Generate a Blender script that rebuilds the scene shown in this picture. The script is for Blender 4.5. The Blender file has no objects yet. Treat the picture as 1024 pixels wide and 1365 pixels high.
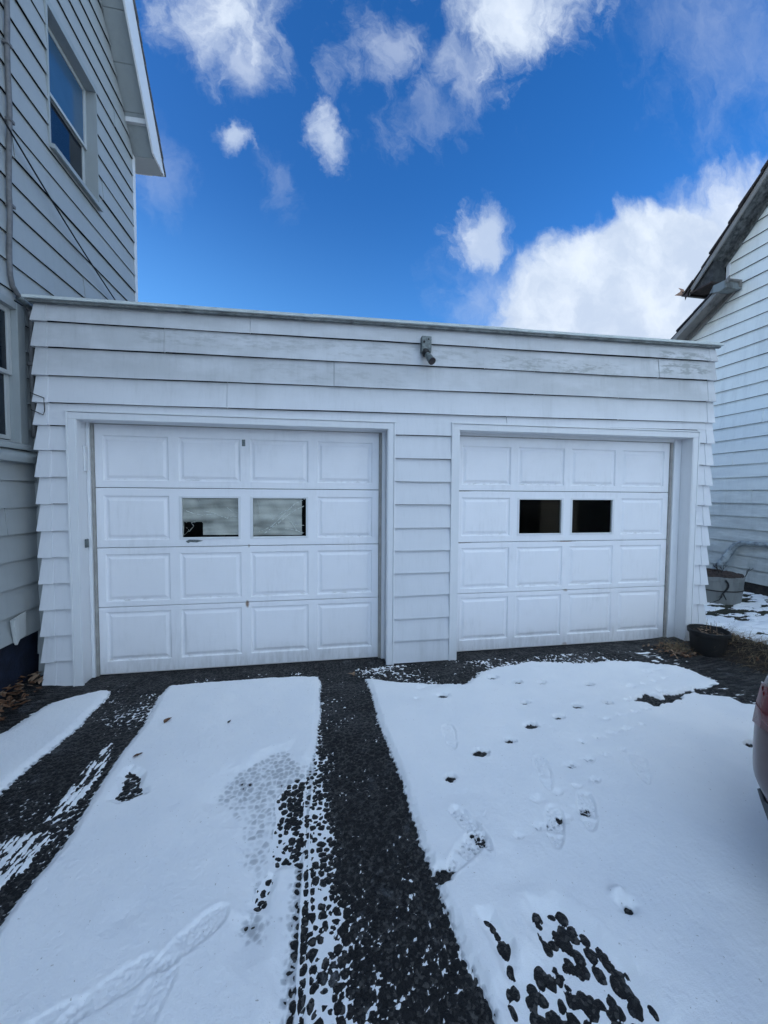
import bpy, bmesh, math, random
import numpy as np
from mathutils import Vector, Matrix
R = math.radians
random.seed(7)
rng = np.random.default_rng(11)
S = bpy.context.scene
COL = S.collection

# ------------------------------------------------------------------ camera
cam_d = bpy.data.cameras.new("camera")
cam = bpy.data.objects.new("camera", cam_d); COL.objects.link(cam)
cam_d.sensor_fit = 'VERTICAL'; cam_d.sensor_height = 36.0
cam_d.lens = 520.0 / 1365.0 * 36.0
cam_d.clip_start = 0.05; cam_d.clip_end = 3000
YAW, PITCH, ROLL = 0.1712, 0.0441, 0.0066
_f = Vector((math.sin(YAW) * math.cos(PITCH), math.cos(YAW) * math.cos(PITCH), -math.sin(PITCH)))
_r = Vector((math.cos(YAW), -math.sin(YAW), 0)); _u = _r.cross(_f)
_m = Matrix((_r, _u, -_f)).transposed() @ Matrix.Rotation(ROLL, 3, 'Z')
cam.matrix_world = Matrix.Translation((0, -3.649, 1.567)) @ _m.to_4x4()
S.camera = cam

# ------------------------------------------------------------------ exposure
S.view_settings.view_transform = 'Standard'
try: S.view_settings.look = 'None'
except Exception: pass
S.view_settings.exposure = 1.9
S.view_settings.gamma = 1.0

# ------------------------------------------------------------------ sun and sky
SUN_EL, SUN_AZ = R(15), R(-97)          # azimuth from +Y towards +X: behind the tall house on the left
sdir = Vector((math.sin(SUN_AZ) * math.cos(SUN_EL), math.cos(SUN_AZ) * math.cos(SUN_EL), math.sin(SUN_EL)))
sun_d = bpy.data.lights.new("sun", 'SUN'); sun_d.energy = 2.5; sun_d.angle = R(0.5); sun_d.color = (1, 0.94, 0.86)
sun = bpy.data.objects.new("sun", sun_d); COL.objects.link(sun)
sun.rotation_euler = (-sdir).to_track_quat('-Z', 'Y').to_euler()

W = bpy.data.worlds.new("World"); S.world = W; W.use_nodes = True
nt = W.node_tree; N = nt.nodes; L = nt.links
N.clear()

class NB:
    """small node-building helper"""
    def __init__(s, tree): s.t = tree; s.n = tree.nodes; s.l = tree.links
    def add(s, typ, **kw):
        n = s.n.new(typ)
        for k, v in kw.items():
            setattr(n, k, v)
        return n
    def inp(s, n, key, v):
        i = n.inputs[key]
        if hasattr(v, 'is_output') or isinstance(v, bpy.types.NodeSocket): s.l.new(v, i)
        else: i.default_value = v
    def math(s, op, a, b=0.0, c=0.0, clamp=False):
        n = s.add('ShaderNodeMath', operation=op); n.use_clamp = clamp
        s.inp(n, 0, a); s.inp(n, 1, b)
        if op in ('MULTIPLY_ADD', 'SMOOTH_MIN', 'SMOOTH_MAX', 'COMPARE'): s.inp(n, 2, c)
        return n.outputs[0]
    def noise(s, vec, scale=5, detail=4, rough=0.5, dist=0.0):
        n = s.add('ShaderNodeTexNoise'); n.noise_dimensions = '3D'
        s.inp(n, 'Scale', scale); s.inp(n, 'Detail', detail); s.inp(n, 'Roughness', rough); s.inp(n, 'Distortion', dist)
        if vec is not None: s.l.new(vec, n.inputs['Vector'])
        return n.outputs['Fac']
    def ramp(s, v, a, b, ca=0.0, cb=1.0, smooth=True):
        n = s.add('ShaderNodeMapRange'); n.interpolation_type = 'SMOOTHSTEP' if smooth else 'LINEAR'
        s.inp(n, 'Value', v); s.inp(n, 'From Min', a); s.inp(n, 'From Max', b); s.inp(n, 'To Min', ca); s.inp(n, 'To Max', cb)
        return n.outputs['Result']
    def mix(s, fac, a, b, blend='MIX'):
        n = s.add('ShaderNodeMix', data_type='RGBA', blend_type=blend); n.clamp_factor = True
        s.inp(n, 0, fac)
        for k, v in ((6, a), (7, b)):
            if isinstance(v, (tuple, list)): v = (*v[:3], 1)
            s.inp(n, k, v)
        return n.outputs[2]
    def scalev(s, vec, sc, loc=(0, 0, 0)):
        n = s.add('ShaderNodeMapping'); s.l.new(vec, n.inputs[0]); n.inputs['Scale'].default_value = sc
        n.inputs['Location'].default_value = loc
        return n.outputs[0]

b = NB(nt)
out = b.add('ShaderNodeOutputWorld'); bg = b.add('ShaderNodeBackground'); L.new(bg.outputs[0], out.inputs[0])
sky = b.add('ShaderNodeTexSky'); sky.sky_type = 'NISHITA'; sky.sun_disc = False
sky.sun_elevation = SUN_EL; sky.sun_rotation = SUN_AZ % (2 * math.pi)
sky.air_density = 1.0; sky.dust_density = 0.9; sky.ozone_density = 3.0; sky.altitude = 300
hs = b.add('ShaderNodeHueSaturation'); hs.inputs['Saturation'].default_value = 1.30; hs.inputs['Hue'].default_value = 0.513; hs.inputs['Value'].default_value = 0.70
L.new(sky.outputs[0], hs.inputs['Color'])
tc = b.add('ShaderNodeTexCoord'); D = tc.outputs['Generated']
sep = b.add('ShaderNodeSeparateXYZ'); L.new(D, sep.inputs[0])
yy = b.math('MAXIMUM', sep.outputs[1], 0.02)
uu = b.math('DIVIDE', sep.outputs[0], yy); vv = b.math('DIVIDE', sep.outputs[2], yy)
_c0 = b.add('ShaderNodeCombineXYZ'); L.new(uu, _c0.inputs[0]); L.new(vv, _c0.inputs[1])
_w = b.add('ShaderNodeTexNoise'); L.new(_c0.outputs[0], _w.inputs['Vector']); b.inp(_w, 'Scale', 6.0); b.inp(_w, 'Detail', 5.0); b.inp(_w, 'Roughness', 0.6)
_ws = b.add('ShaderNodeSeparateColor'); L.new(_w.outputs['Color'], _ws.inputs[0])
uu = b.math('ADD', uu, b.math('MULTIPLY', b.math('SUBTRACT', _ws.outputs[0], 0.5), 0.16))
vv = b.math('ADD', vv, b.math('MULTIPLY', b.math('SUBTRACT', _ws.outputs[1], 0.5), 0.16))
cmb = b.add('ShaderNodeCombineXYZ'); L.new(uu, cmb.inputs[0]); L.new(vv, cmb.inputs[1]); UV = cmb.outputs[0]
n_big = b.noise(UV, 3.2, 6, 0.58, 0.35); n_fine = b.noise(b.scalev(UV, (1.25, 0.8, 1)), 10.0, 10, 0.66, 0.5)
nn = b.math('ADD', b.math('MULTIPLY', b.math('SUBTRACT', n_big, 0.5), 1.5), b.math('MULTIPLY', b.math('SUBTRACT', n_fine, 0.5), 1.3))
def blob(u0, v0, a, bb, ang, strength, namp, lo=0.0, hi=0.5):
    du = b.math('SUBTRACT', uu, u0); dv = b.math('SUBTRACT', vv, v0)
    ca, sa = math.cos(R(ang)), math.sin(R(ang))
    x = b.math('DIVIDE', b.math('ADD', b.math('MULTIPLY', du, ca), b.math('MULTIPLY', dv, sa)), a)
    y = b.math('DIVIDE', b.math('SUBTRACT', b.math('MULTIPLY', dv, ca), b.math('MULTIPLY', du, sa)), bb)
    r = b.math('SQRT', b.math('ADD', b.math('MULTIPLY', x, x), b.math('MULTIPLY', y, y)))
    m = b.math('ADD', b.math('SUBTRACT', 1.0, r), b.math('MULTIPLY', nn, namp))
    return b.math('MULTIPLY', b.ramp(m, lo, hi), strength)
cl = None
for a in [(-0.21, 1.10, 0.20, 0.17, -35, 0.95, 1.1, 0.0, 1.0),
          (-0.17, 1.00, 0.09, 0.08, -35, 0.60, 1.0, 0.0, 1.0),
          (0.52, 1.28, 0.34, 0.20, 15, 0.95, 1.1, 0.0, 0.9),
          (0.18, 1.09, 0.21, 0.15, 35, 0.42, 1.8, 0.05, 1.2),
          (0.27, 0.97, 0.12, 0.18, -30, 0.26, 1.7, 0.05, 1.2),
          (0.36, 1.12, 0.16, 0.12, 30, 0.45, 1.5, 0.0, 1.1),
          (0.02, 0.865, 0.062, 0.10, 25, 0.78, 1.5, 0.1, 1.1),
          (-0.19, 0.846, 0.085, 0.040, -8, 0.75, 1.5, 0.1, 1.1),
          (0.43, 0.68, 0.135, 0.085, 42, 0.85, 1.1, 0.0, 0.9),
          (-0.09, 0.74, 0.06, 0.09, 20, 0.16, 1.6, 0.0, 1.1),
          (-0.36, 0.72, 0.09, 0.14, 20, 0.18, 1.2, 0.0, 1.1),
          (0.96, 0.55, 0.60, 0.31, 17, 1.0, 0.22, 0.0, 0.26),
          (1.28, 0.78, 0.48, 0.25, 20, 0.92, 0.45, 0.0, 0.60),
          (0.44, 0.50, 0.20, 0.20, 0, 0.40, 1.0, 0.0, 1.1),
          (1.35, 1.35, 0.75, 0.42, 0, 0.22, 1.3, -0.1, 1.3)]:
    m = blob(*a); cl = m if cl is None else b.math('MAXIMUM', cl, m)
front = b.ramp(sep.outputs[1], 0.10, 0.22)
cl = b.math('MULTIPLY', cl, front)
# unseen cloud behind the camera, added extra bright to light facade and snow
gen = b.noise(b.scalev(D, (1, 1, 2.2)), 2.2, 8, 0.6, 0.3)
back = b.math('MULTIPLY', b.ramp(gen, 0.40, 0.62, 0, 0.9), b.ramp(sep.outputs[1], 0.05, -0.25))
cl = b.math('MAXIMUM', cl, back)
shade = b.ramp(b.noise(UV, 5.0, 5, 0.6), 0.35, 0.7)
ccol = b.mix(shade, (1.6, 1.9, 2.4), (2.25, 2.5, 2.85))
cback = b.mix(b.ramp(sep.outputs[1], 0.05, -0.25), ccol, (7.2, 8.95, 10.5))
veil = b.math('MULTIPLY', b.ramp(sep.outputs[2], 0.62, 0.15), b.ramp(sep.outputs[0], 0.70, -0.5, 0.02, 0.55))
skyv = b.mix(veil, hs.outputs[0], (0.62, 1.85, 3.7))
skyc = b.mix(cl, skyv, cback)
L.new(skyc, bg.inputs[0]); bg.inputs[1].default_value = 0.10

# ------------------------------------------------------------------ object helpers
def tag(o, label=None, cat=None, group=None, kind=None):
    if label: o["label"] = label
    if cat: o["category"] = cat
    if group: o["group"] = group
    if kind: o["kind"] = kind
    return o
def thing(name, loc, label, cat, group=None, rz=0):
    o = bpy.data.objects.new(name, None); COL.objects.link(o); o.location = loc; o.rotation_euler.z = rz
    o.empty_display_size = 0.2
    return tag(o, label, cat, group)
def root_loc(p):
    v = Vector((0, 0, 0))
    while p is not None: v += p.location; p = p.parent
    return v
class MB:
    def __init__(s): s.v = []; s.f = []; s.m = []; s.mi = 0
    def quad(s, *pts):
        i = len(s.v); s.v += [tuple(p) for p in pts]; s.f.append(tuple(range(i, i + len(pts)))); s.m.append(s.mi)
    def box(s, x0, x1, y0, y1, z0, z1):
        i = len(s.v)
        s.v += [(x0, y0, z0), (x1, y0, z0), (x1, y1, z0), (x0, y1, z0), (x0, y0, z1), (x1, y0, z1), (x1, y1, z1), (x0, y1, z1)]
        for f in ((0, 3, 2, 1), (4, 5, 6, 7), (0, 1, 5, 4), (1, 2, 6, 5), (2, 3, 7, 6), (3, 0, 4, 7)):
            s.f.append(tuple(i + k for k in f)); s.m.append(s.mi)
        return s
    def prism(s, pts, ax, a0, a1):
        """extrude the 2D outline pts along axis ax ('x','y','z') from a0 to a1"""
        def P(p, a):
            return {'x': (a, p[0], p[1]), 'y': (p[0], a, p[1]), 'z': (p[0], p[1], a)}[ax]
        i = len(s.v); n = len(pts)
        s.v += [P(p, a0) for p in pts] + [P(p, a1) for p in pts]
        s.f.append(tuple(i + k for k in range(n))[::-1]); s.m.append(s.mi)
        s.f.append(tuple(i + n + k for k in range(n))); s.m.append(s.mi)
        for k in range(n):
            j = (k + 1) % n
            s.f.append((i + k, i + j, i + n + j, i + n + k)); s.m.append(s.mi)
        return s
    def tube(s, pts, r, n=8, cap=True):
        pts = [Vector(p) for p in pts]
        rs = r if isinstance(r, (list, tuple)) else [r] * len(pts)
        i0 = len(s.v); prev = None
        for k, p in enumerate(pts):
            d = (pts[min(k + 1, len(pts) - 1)] - pts[max(k - 1, 0)]).normalized()
            a = d.orthogonal().normalized() if prev is None else (prev - d * prev.dot(d)).normalized()
            prev = a; c = d.cross(a)
            for j in range(n):
                t = 2 * math.pi * j / n
                s.v.append(tuple(p + (a * math.cos(t) + c * math.sin(t)) * rs[k]))
        for k in range(len(pts) - 1):
            for j in range(n):
                s.f.append((i0 + k * n + j, i0 + k * n + (j + 1) % n, i0 + (k + 1) * n + (j + 1) % n, i0 + (k + 1) * n + j)); s.m.append(s.mi)
        if cap:
            s.f.append(tuple(i0 + j for j in range(n))[::-1]); s.m.append(s.mi)
            s.f.append(tuple(i0 + (len(pts) - 1) * n + j for j in range(n))); s.m.append(s.mi)
        return s
    def lathe(s, cx, cy, prof, n=32, wob=0.0):
        i0 = len(s.v)
        for (r, z) in prof:
            for j in range(n):
                t = 2 * math.pi * j / n; rr = r * (1 + wob * math.sin(3 * t + 1))
                s.v.append((cx + rr * math.cos(t), cy + rr * math.sin(t), z))
        for k in range(len(prof) - 1):
            for j in range(n):
                s.f.append((i0 + k * n + j, i0 + k * n + (j + 1) % n, i0 + (k + 1) * n + (j + 1) % n, i0 + (k + 1) * n + j)); s.m.append(s.mi)
        return s
    def build(s, name, mat, parent=None, smooth=False, bevel=0.0, fix=True, shade_auto=None):
        me = bpy.data.meshes.new(name)
        o0 = root_loc(parent)
        me.from_pydata([(x - o0.x, y - o0.y, z - o0.z) for x, y, z in s.v], [], s.f)
        mats = mat if isinstance(mat, (list, tuple)) else [mat]
        for m in mats: me.materials.append(m)
        if len(mats) > 1: me.polygons.foreach_set('material_index', s.m)
        if fix:
            bm = bmesh.new(); bm.from_mesh(me)
            bmesh.ops.remove_doubles(bm, verts=bm.verts, dist=1e-5)
            bmesh.ops.recalc_face_normals(bm, faces=bm.faces); bm.to_mesh(me); bm.free()
        if smooth:
            me.polygons.foreach_set('use_smooth', [True] * len(me.polygons))
        me.update()
        o = bpy.data.objects.new(name, me); COL.objects.link(o)
        if parent is not None: o.parent = parent
        if bevel > 0:
            md = o.modifiers.new('bevel', 'BEVEL'); md.width = bevel; md.segments = 2; md.limit_method = 'ANGLE'; md.angle_limit = R(40)
        if shade_auto:
            md = o.modifiers.new('split', 'EDGE_SPLIT'); md.split_angle = R(shade_auto)
        return o

# ------------------------------------------------------------------ materials
def new_mat(name):
    m = bpy.data.materials.new(name); m.use_nodes = True
    t = m.node_tree; p = t.nodes['Principled BSDF']
    return m, NB(t), p
def pos(b):
    g = b.add('ShaderNodeNewGeometry'); return g.outputs['Position']
def bump(b, p, h, dist=0.002, strength=1.0, nrm=None):
    n = b.add('ShaderNodeBump'); n.inputs['Strength'].default_value = strength; n.inputs['Distance'].default_value = dist
    b.l.new(h, n.inputs['Height'])
    if nrm is not None: b.l.new(nrm, n.inputs['Normal'])
    b.l.new(n.outputs[0], p.inputs['Normal']); return n.outputs[0]
def simple(name, col, rough=0.6, metal=0.0, var=0.0, nscale=8.0, bmp=0.0, spec=None):
    m, b, p = new_mat(name)
    P = pos(b)
    if var > 0:
        n = b.noise(P, nscale, 6, 0.6)
        c2 = tuple(max(0, c * (1 - var)) for c in col)
        b.l.new(b.mix(b.ramp(n, 0.3, 0.7), c2, col), p.inputs['Base Color'])
    else: p.inputs['Base Color'].default_value = (*col, 1)
    p.inputs['Roughness'].default_value = rough; p.inputs['Metallic'].default_value = metal
    if spec is not None: p.inputs['Specular IOR Level'].default_value = spec
    if bmp > 0: bump(b, p, b.noise(P, nscale * 6, 5, 0.6), bmp)
    return m

def siding_mat(name, base, dirty, streak_axis='x', grime_z=None, amt=0.35, patches=(), top=None):
    """chalky painted aluminium siding with faint vertical run-off marks, dust and scuffs"""
    m, b, p = new_mat(name)
    P = pos(b)
    vert = b.scalev(P, (9, 9, 0.9)); fine = b.scalev(P, (60, 60, 3))
    n1 = b.noise(vert, 1.0, 6, 0.65); n2 = b.noise(P, 1.3, 5, 0.6); n3 = b.noise(fine, 1.0, 3, 0.6); n4 = b.noise(P, 38, 3, 0.7)
    f = b.math('MULTIPLY', b.ramp(n1, 0.42, 0.78), b.ramp(n2, 0.35, 0.75))
    f = b.math('MULTIPLY', f, amt)
    f = b.math('ADD', f, b.math('MULTIPLY', b.ramp(n3, 0.5, 0.8), 0.10))
    f = b.math('ADD', f, b.math('MULTIPLY', b.ramp(n4, 0.62, 0.8), 0.10))
    sp = b.add('ShaderNodeSeparateXYZ'); b.l.new(P, sp.inputs[0])
    if grime_z:
        g = b.ramp(b.math('ADD', sp.outputs[2], b.math('MULTIPLY', b.noise(b.scalev(P, (1.2, 1.2, 6)), 1.6, 5, 0.6), 1.2)), grime_z[0], grime_z[1], grime_z[2], 0.0)
        g = b.math('MULTIPLY', g, b.ramp(b.noise(b.scalev(P, (2, 2, 9)), 1.4, 5, 0.65), 0.25, 0.6, 0.45, 1.0))
        f = b.math('ADD', f, g)
    if top:
        g = b.math('MULTIPLY', b.ramp(b.math('ADD', sp.outputs[2], b.math('MULTIPLY', b.math('SUBTRACT', n2, .5), .25)), top[0], top[1], 0.0, top[2]), b.ramp(b.noise(b.scalev(P, (2.2, 2.2, 4.8)), 1.0, 5, 0.6), 0.28, 0.62, 0.45, 1.0))
        f = b.math('ADD', f, g)
    for (ax, a0, a1, z0, z1, s) in patches:
        i = {'x': 0, 'y': 1}[ax]
        w1 = b.math('MULTIPLY', b.ramp(sp.outputs[i], a0, a0 + 0.15), b.ramp(sp.outputs[i], a1 - 0.15, a1, 1, 0))
        w2 = b.math('MULTIPLY', b.ramp(sp.outputs[2], z0, z0 + 0.03), b.ramp(sp.outputs[2], z1 - 0.03, z1, 1, 0))
        w = b.math('MULTIPLY', w1, w2)
        nx = b.ramp(b.noise(b.scalev(P, (7, 7, 26)), 1.0, 6, 0.7), 0.46, 0.62)
        f = b.math('ADD', f, b.math('MULTIPLY', b.math('MULTIPLY', w, nx), s))
    b.l.new(b.mix(f, base, dirty), p.inputs['Base Color'])
    p.inputs['Roughness'].default_value = 0.5
    h = b.math('ADD', b.math('MULTIPLY', b.noise(b.scalev(P, (1.5, 1.5, 3)), 1.2, 3, 0.5), 1.0), b.math('MULTIPLY', n4, 0.04))
    bump(b, p, h, 0.006)
    return m

M_SIDE = siding_mat('garage_siding', (0.70, 0.715, 0.75), (0.34, 0.355, 0.36), amt=0.34, top=(2.30, 2.62, 0.52),
                    patches=(('x', 1.55, 3.1, 2.74, 2.90, 0.45), ('x', 3.35, 4.1, 2.80, 3.06, 0.75), ('x', -1.5, 1.6, 2.76, 2.93, 0.28), ('x', -0.6, 0.9, 2.52, 2.7, 0.18)))
M_SIDE_L = siding_mat('left_house_shaded_siding', (0.37, 0.395, 0.40), (0.22, 0.23, 0.22), amt=0.35)  # white siding greyed: the shade on this wall is put into the colour
M_SIDE_R = siding_mat('right_house_siding', (0.80, 0.83, 0.80), (0.36, 0.38, 0.37), amt=0.35, grime_z=(1.3, 2.7, 0.75))
M_TRIM = siding_mat('white_trim', (0.74, 0.755, 0.78), (0.42, 0.42, 0.41), amt=0.25)
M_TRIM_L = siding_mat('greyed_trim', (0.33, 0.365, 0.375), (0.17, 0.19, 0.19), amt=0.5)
M_TRIM_OLD = siding_mat('weathered_white_board', (0.55, 0.57, 0.56), (0.13, 0.125, 0.115), amt=1.1)
M_COPE = siding_mat('coping_metal', (0.62, 0.67, 0.67), (0.22, 0.25, 0.24), amt=0.9)
M_STRIP = simple('weather_strip', (0.36, 0.35, 0.33), 0.7, var=0.25, nscale=14)
M_DARK = simple('dark_interior', (0.010, 0.013, 0.019), 0.9)
M_BLACK = simple('black_plastic', (0.009, 0.009, 0.010), 0.6, var=0.3, nscale=20)
M_FOUND = simple('blue_black_foundation', (0.010, 0.018, 0.045), 0.75, var=0.5, nscale=9, bmp=0.004)
M_CONC = simple('concrete', (0.30, 0.30, 0.29), 0.9, var=0.4, nscale=7, bmp=0.004)
M_SHING = simple('asphalt_shingle', (0.075, 0.062, 0.058), 0.9, var=0.5, nscale=30, bmp=0.004)
M_SHING_L = simple('grey_shingle', (0.13, 0.135, 0.145), 0.9, var=0.4, nscale=30, bmp=0.004)
M_CABLE = simple('grey_cable', (0.17, 0.17, 0.175), 0.6, var=0.35, nscale=25)
M_GREYMET = simple('grey_galvanised_metal', (0.20, 0.23, 0.23), 0.5, 0.3, var=0.5, nscale=60, bmp=0.001)
M_OLDWOOD = simple('dark_wet_timber', (0.035, 0.028, 0.024), 0.8, var=0.6, nscale=14, bmp=0.006)
M_SOIL = simple('dark_soil', (0.030, 0.022, 0.018), 0.95, var=0.7, nscale=28, bmp=0.01)
M_RUST = simple('rusty_gutter', (0.050, 0.030, 0.025), 0.75, var=0.6, nscale=18, bmp=0.002)

def door_mat():
    m, b, p = new_mat('white_door_paint')
    P = pos(b); at = b.add('ShaderNodeAttribute'); at.attribute_name = 'grime'
    sp = b.add('ShaderNodeSeparateXYZ'); b.l.new(P, sp.inputs[0])
    n1 = b.noise(P, 2.2, 6, 0.6); n2 = b.noise(b.scalev(P, (28, 28, 5)), 1.0, 5, 0.65); n3 = b.noise(P, 60, 3, 0.6)
    f = b.math('MULTIPLY', b.ramp(n1, 0.4, 0.75), b.math('MULTIPLY', b.ramp(n2, 0.35, 0.8), 0.30))
    # greyer towards the top section, broken up by noise
    f = b.math('ADD', f, b.math('MULTIPLY', b.ramp(sp.outputs[2], 1.55, 2.2), b.math('MULTIPLY', b.ramp(n1, 0.2, 0.7), 0.22)))
    c = b.mix(f, (0.86, 0.865, 0.90), (0.45, 0.46, 0.47))
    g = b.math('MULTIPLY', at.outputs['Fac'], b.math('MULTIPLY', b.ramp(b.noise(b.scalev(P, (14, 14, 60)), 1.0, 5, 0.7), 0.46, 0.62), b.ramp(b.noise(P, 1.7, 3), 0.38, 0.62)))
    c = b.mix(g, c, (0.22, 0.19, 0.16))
    # rust at a few hinge bolts and along one joint
    for (x, z, rx, rz, s) in ((-0.62, 0.575, 0.018, 0.035, 0.9), (-0.60, 1.10, 0.012, 0.02, 0.5), (2.55, 1.098, 0.16, 0.006, 0.9), (1.42, 1.098, 0.10, 0.006, 0.6), (1.42, 1.607, 0.10, 0.006, 0.5), (2.56, 0.585, 0.03, 0.015, 0.6), (2.56, 0.01, 0.03, 0.03, 0.6), (3.6, 1.605, 0.1, 0.004, 0.4)):
        dx = b.math('DIVIDE', b.math('SUBTRACT', sp.outputs[0], x), rx); dz = b.math('DIVIDE', b.math('SUBTRACT', sp.outputs[2], z), rz)
        d = b.math('SQRT', b.math('ADD', b.math('MULTIPLY', dx, dx), b.math('MULTIPLY', dz, dz)))
        k = b.ramp(b.math('ADD', d, b.math('MULTIPLY', b.math('SUBTRACT', n2, 0.5), 1.5)), 0.4, 1.2, s, 0)
        c = b.mix(k, c, (0.22, 0.12, 0.06))
    c = b.mix(b.math('MULTIPLY', b.ramp(b.math('ADD', sp.outputs[2], b.math('MULTIPLY', b.math('SUBTRACT', n1, 0.5), 0.5)), 0.22, 0.0), b.ramp(n2, 0.3, 0.7, 0.1, 0.45)), c, (0.40, 0.39, 0.38))
    bott = b.ramp(b.math('ADD', sp.outputs[2], b.math('MULTIPLY', n2, 0.02)), 0.012, 0.028, 0.55, 0)
    c = b.mix(bott, c, (0.30, 0.24, 0.18))
    b.l.new(c, p.inputs['Base Color']); p.inputs['Roughness'].default_value = 0.45
    # embossed wood grain in the pressed steel
    h = b.math('ADD', b.math('MULTIPLY', b.noise(b.scalev(P, (3, 3, 70)), 2.0, 4, 0.6), 0.35), b.math('MULTIPLY', n3, 0.12))
    h = b.math('ADD', h, b.math('MULTIPLY', b.noise(P, 2.5, 2), 2.0))
    bump(b, p, h, 0.0022)
    return m
M_DOOR = door_mat()

def glass_dark(name, col=(0.006, 0.010, 0.016), rough=0.03):
    m, b, p = new_mat(name)
    P = pos(b)
    b.l.new(b.mix(b.ramp(b.noise(P, 3, 3), 0.3, 0.7), col, tuple(c * 1.8 for c in col)), p.inputs['Base Color'])
    p.inputs['Roughness'].default_value = rough; p.inputs['IOR'].default_value = 1.5
    bump(b, p, b.noise(P, 2.5, 2), 0.002)
    return m
M_GLASS = glass_dark('dark_window_glass')
M_BLIND = simple('blue_grey_blind', (0.055, 0.125, 0.21), 0.12, var=0.2, nscale=2)
def clear_glass():
    m, b, p = new_mat('clear_pane')
    t = b.add('ShaderNodeBsdfTransparent'); t.inputs[0].default_value = (0.93, 0.94, 0.93, 1)
    g = b.add('ShaderNodeBsdfGlossy'); g.inputs['Roughness'].default_value = 0.02
    fr = b.add('ShaderNodeFresnel'); fr.inputs[0].default_value = 1.12
    mx = b.add('ShaderNodeMixShader'); b.l.new(fr.outputs[0], mx.inputs[0]); b.l.new(t.outputs[0], mx.inputs[1]); b.l.new(g.outputs[0], mx.inputs[2])
    o = [n for n in m.node_tree.nodes if n.type == 'OUTPUT_MATERIAL'][0]; b.l.new(mx.outputs[0], o.inputs[0])
    return m
M_PANE = clear_glass()

# ------------------------------------------------------------------ siding builder
def siding(mb, org, d, n, zs, ext, openings=(), flare=0.022, seams={}, tilt=lambda a, z: 0.0, lip=0.010, gap=0.0120):
    """lapped boards on the vertical plane through org, running along d (2D), facing n (2D).
    ext(z) -> (a0, a1); openings: (a0, a1, z0, z1)"""
    def P(a, off, z): return (org[0] + d[0] * a + n[0] * off, org[1] + d[1] * a + n[1] * off, z)
    for k in range(len(zs) - 1):
        zb, zt = zs[k], zs[k + 1]
        cuts = sorted({zb, zt} | {z for o in openings for z in (o[2], o[3]) if zb + 1e-4 < z < zt - 1e-4})
        for c0, c1 in zip(cuts[:-1], cuts[1:]):
            zm = (c0 + c1) / 2
            ivs = [(-1e9, 1e9)]
            for o in openings:
                if o[2] - 1e-4 < zm < o[3] + 1e-4:
                    nv = []
                    for (p, q) in ivs:
                        if o[0] > p: nv.append((p, min(q, o[0])))
                        if o[1] < q: nv.append((max(p, o[1]), q))
                    ivs = [(p, q) for p, q in nv if q - p > 1e-4]
            sm = sorted(seams.get(k, []))
            pieces = []
            for (p, q) in ivs:
                ed = [p] + [s_ for s_ in sm if p < s_ < q] + [q]
                for j in range(len(ed) - 1): pieces.append((ed[j], ed[j + 1], j % 2))
            for (p, q, odd) in pieces:
                e0, e1 = ext(c0), ext(c1)
                a0, a1 = max(p, e0[0]), min(q, e0[1]); b0, b1 = max(p, e1[0]), min(q, e1[1])
                if a1 <= a0: continue
                if b1 < b0: b0 = b1 = (b0 + b1) / 2
                pr = 0.0040 * odd; ov = 0.012 * odd if p > -1e8 else 0
                def off(z): return flare * (zt - z) / (zt - zb) + 0.001 + pr
                ns = max(1, int((a1 - a0) / 0.22))
                for j in range(ns):
                    t0, t1 = j / ns, (j + 1) / ns
                    A0, A1 = a0 + (a1 - a0) * t0, a0 + (a1 - a0) * t1
                    B0, B1 = b0 + (b1 - b0) * t0, b0 + (b1 - b0) * t1
                    if j == 0 and odd: A0 += 0.003; B0 += 0.003
                    f = lambda a, z: tilt(a, z) + 0.0016 * math.sin(a * 2.3 + k * 1.9) + 0.0008 * math.sin(a * 7.1 + k)
                    lo = c0 - (lip if c0 == zb else 0); gp_ = gap if c1 == zt else 0.0
                    v = [P(A0, off(c0), lo + f(A0, lo)), P(A1, off(c0), lo + f(A1, lo)), P(B1, off(c1), c1 - gp_ + f(B1, c1)), P(B0, off(c1), c1 - gp_ + f(B0, c1))]
                    mb.quad(*v)
                    if c0 == zb:
                        mb.quad(P(A0, off(c0) - 0.0035, lo + 0.001 + f(A0, lo)), P(A1, off(c0) - 0.0035, lo + 0.001 + f(A1, lo)), v[1], v[0])
                    if j == 0: mb.quad(v[0], v[3], P(B0, -0.004, c1 + f(B0, c1)), P(A0, -0.004, lo + f(A0, lo)))
                    if j == ns - 1: mb.quad(v[1], P(A1, -0.004, lo + f(A1, lo)), P(B1, -0.004, c1 + f(B1, c1)), v[2])

# ================================================================== GARAGE
GX0, GX1, GY, GB = -2.14, 4.09, -0.15, 5.6
garage = thing('garage', (0.98, -0.15, 0), 'long low white double garage with two panelled doors under a flat roof', 'garage')
ZS = [0.015, 0.223, 0.434, 0.645, 0.855, 1.065, 1.276, 1.489, 1.700, 1.912, 2.122, 2.318, 2.533, 2.750, 2.945, 3.085]
OL = (-1.935, 0.690, -1, 2.222); OR = (1.243, 3.925, -1, 2.236)
def gtilt(a, z):
    x = a + GX0
    return (x - 1.0) * 0.0135 * max(0.0, min(1.0, (z - 1.95) / 0.4))
seams = {14: [2.14 - 0.55], 13: [2.14 - 1.22, 2.14 + 1.55, 2.14 + 3.42], 12: [2.14 + 0.15, 2.14 + 2.06], 11: [2.14 - 0.74, 2.14 + 2.98], 10: [2.14 + 1.78]}
mb = MB()
siding(mb, (GX0, GY), (1, 0), (0, -1), ZS, lambda z: (0, GX1 - GX0), [(OL[0] - GX0, OL[1] - GX0, OL[2], OL[3]), (OR[0] - GX0, OR[1] - GX0, OR[2], OR[3])], 0.022, seams, gtilt)
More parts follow.
